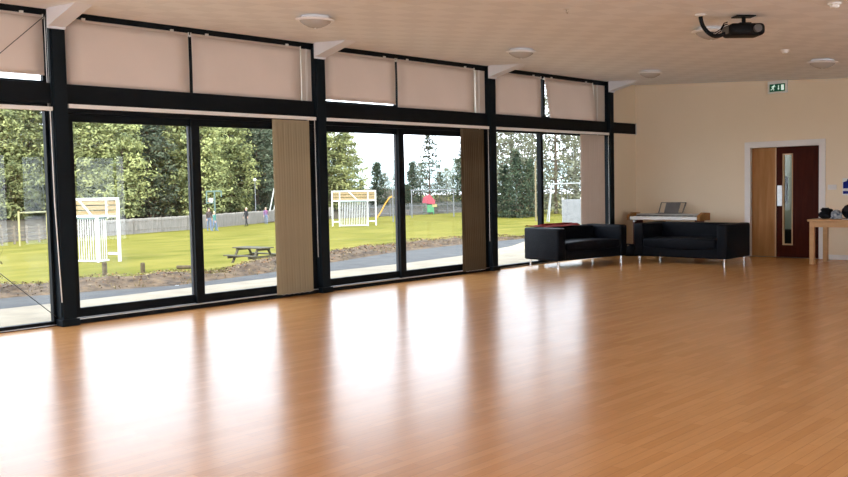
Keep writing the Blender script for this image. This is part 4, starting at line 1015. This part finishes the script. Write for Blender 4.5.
# --- people
def person(label, loc, rz, h, top, legs, hair, walk=.12, arm=.1, hair_m=None):
    k = h / 1.72
    V = []; E = []; Rr = []
    def v(x, y, z, r): V.append((x * k, y * k, z * k)); Rr.append(r * k); return len(V) - 1
    pel = v(0, 0, .95, .125); wa = v(0, 0, 1.10, .115); ch = v(0, 0, 1.32, .135); nk = v(0, 0, 1.47, .055); hd0 = v(0, -.01, 1.56, .075); hd1 = v(0, -.005, 1.65, .085); E += [(pel, wa), (wa, ch), (ch, nk), (nk, hd0), (hd0, hd1)]
    ns = v(0, -.10, 1.585, .012); E.append((hd0, ns))
    for s_ in (-1, 1):
        ear = v(s_ * .088, 0, 1.59, .014); E.append((hd0, ear))
        sh = v(s_ * .17, 0, 1.40, .062); el = v(s_ * .22, -.03 + arm * s_ * .6, 1.13, .045); wr = v(s_ * .22, -.10 + arm * s_, .90, .032); pa = v(s_ * .22, -.12 + arm * s_, .83, .034); E += [(ch, sh), (sh, el), (el, wr), (wr, pa)]
        for f_ in range(4):
            y = -.03 + .02 * f_; a = v(s_ * .222, -.12 + arm * s_ + y, .785, .011); c = v(s_ * .205, -.125 + arm * s_ + y, .745 + .006 * abs(f_ - 1.5), .009); E += [(pa, a), (a, c)]
        th_ = v(s_ * .19, -.165 + arm * s_, .80, .011); E.append((pa, th_))
        hp = v(s_ * .09, 0, .90, .095); kn = v(s_ * .095, -.03 - s_ * walk * .5, .50, .062); an = v(s_ * .095, .02 - s_ * walk, .085, .042); ft = v(s_ * .10, -.13 - s_ * walk, .035, .036); E += [(pel, hp), (hp, kn), (kn, an), (an, ft)]
    me = bpy.data.meshes.new('person_cage'); me.from_pydata(V, E, []); o = bpy.data.objects.new('person', me); COL.objects.link(o)
    sk = o.modifiers.new('skin', 'SKIN'); 
    for i, s in enumerate(me.skin_vertices[0].data): s.radius = (Rr[i], Rr[i]); s.use_root = (i == 0)
    o.modifiers.new('sub', 'SUBSURF').levels = 1
    dg = bpy.context.evaluated_depsgraph_get(); nm = bpy.data.meshes.new_from_object(o.evaluated_get(dg)); nm.name = 'person'
    o.modifiers.clear(); o.data = nm; bpy.data.meshes.remove(me)
    nm.materials.clear()
    for m_ in (M['skin'], top, legs): nm.materials.append(m_)
    zmin = min(q.co.z for q in nm.vertices)
    for q in nm.vertices: q.co.z -= zmin
    for pl_ in nm.polygons:
        c = pl_.center / k; pl_.use_smooth = True
        pl_.material_index = 2 if c.z < .97 and abs(c.x) < .185 else (1 if c.z < 1.47 and c.z > .93 else 0)
    o.location = loc; o.rotation_euler.z = rz; tag(o, label, 'person')
    b = MB(); r = bmesh.ops.create_icosphere(b.bm, subdivisions=3, radius=1)
    for q in r['verts']: q.co = Vector((q.co.x * .105, q.co.y * .112 + .018, 1.648 + q.co.z * .10 - (.05 if q.co.y > .3 else 0))) * k
    bmesh.ops.delete(b.bm, geom=[q for q in b.bm.verts if q.co.y < -.05 * k and q.co.z < 1.66 * k], context='VERTS')
    b.build('hair', hair, o, smooth=True)
    return o
fa = math.atan2(.687, .727)
p = at(209, 72.9); person('person in a dark coat and jeans standing beneath the teal hoop', (p.x, p.y, ZF), fa + .5, 1.86, M['top_dark'], M['denim'], M['hair_brown'])
p = at(214.5, 72.6); person('person in a teal top and jeans walking beside the dark-coated person', (p.x, p.y, ZF), fa + 1.2, 1.56, M['top_teal'], M['denim'], M['hair_fair'], walk=.2)
p = at(246.5, 80.3); person('person dressed in black with fair hair alone before the fence', (p.x, p.y, ZF), fa - .8, 1.66, M['top_black'], M['top_black'], M['hair_fair'], walk=.18)
p = at(266, 85.0); person('person in a red and violet top near the slanting white frame', (p.x, p.y, ZF), fa + .2, 1.55, M['top_violet'], M['denim'], M['hair_fair'], arm=.2)

# ------------------------------------------------------------------ light
w = bpy.data.worlds.new('overcast_sky'); S.world = w; w.use_nodes = True
nt = w.node_tree; N = nt.nodes; L = nt.links; bg = N['Background']
tc = N.new('ShaderNodeTexCoord'); sp = N.new('ShaderNodeSeparateXYZ'); L.new(tc.outputs['Generated'], sp.inputs[0])
rp = N.new('ShaderNodeValToRGB'); rp.color_ramp.elements[0].position = 0; rp.color_ramp.elements[0].color = (.93, .985, 1.10, 1)
rp.color_ramp.elements[1].position = .8; rp.color_ramp.elements[1].color = (.82, .93, 1.10, 1); L.new(sp.outputs['Z'], rp.inputs[0])
nz = N.new('ShaderNodeTexNoise'); nz.inputs['Scale'].default_value = 2.5; nz.inputs['Detail'].default_value = 4; L.new(tc.outputs['Generated'], nz.inputs['Vector'])
mr = N.new('ShaderNodeMapRange'); mr.inputs['To Min'].default_value = .9; mr.inputs['To Max'].default_value = 1.1; L.new(nz.outputs['Fac'], mr.inputs['Value'])
mu = N.new('ShaderNodeMath'); mu.operation = 'MULTIPLY'; mu.inputs[1].default_value = 3.0; L.new(mr.outputs[0], mu.inputs[0])
L.new(rp.outputs[0], bg.inputs['Color']); L.new(mu.outputs[0], bg.inputs['Strength'])
sl = bpy.data.lights.new('sun', 'SUN'); so = bpy.data.objects.new('sun', sl); COL.objects.link(so)
sl.energy = 3.2; sl.angle = math.radians(3); sl.color = (1, .93, .80)
so.rotation_euler = Vector((.45, -.72, .55)).to_track_quat('Z', 'Y').to_euler()

S.view_settings.view_transform = 'Standard'; S.view_settings.look = 'None'; S.view_settings.gamma = 1; S.view_settings.exposure = 0.7
S.view_settings.use_curve_mapping = False
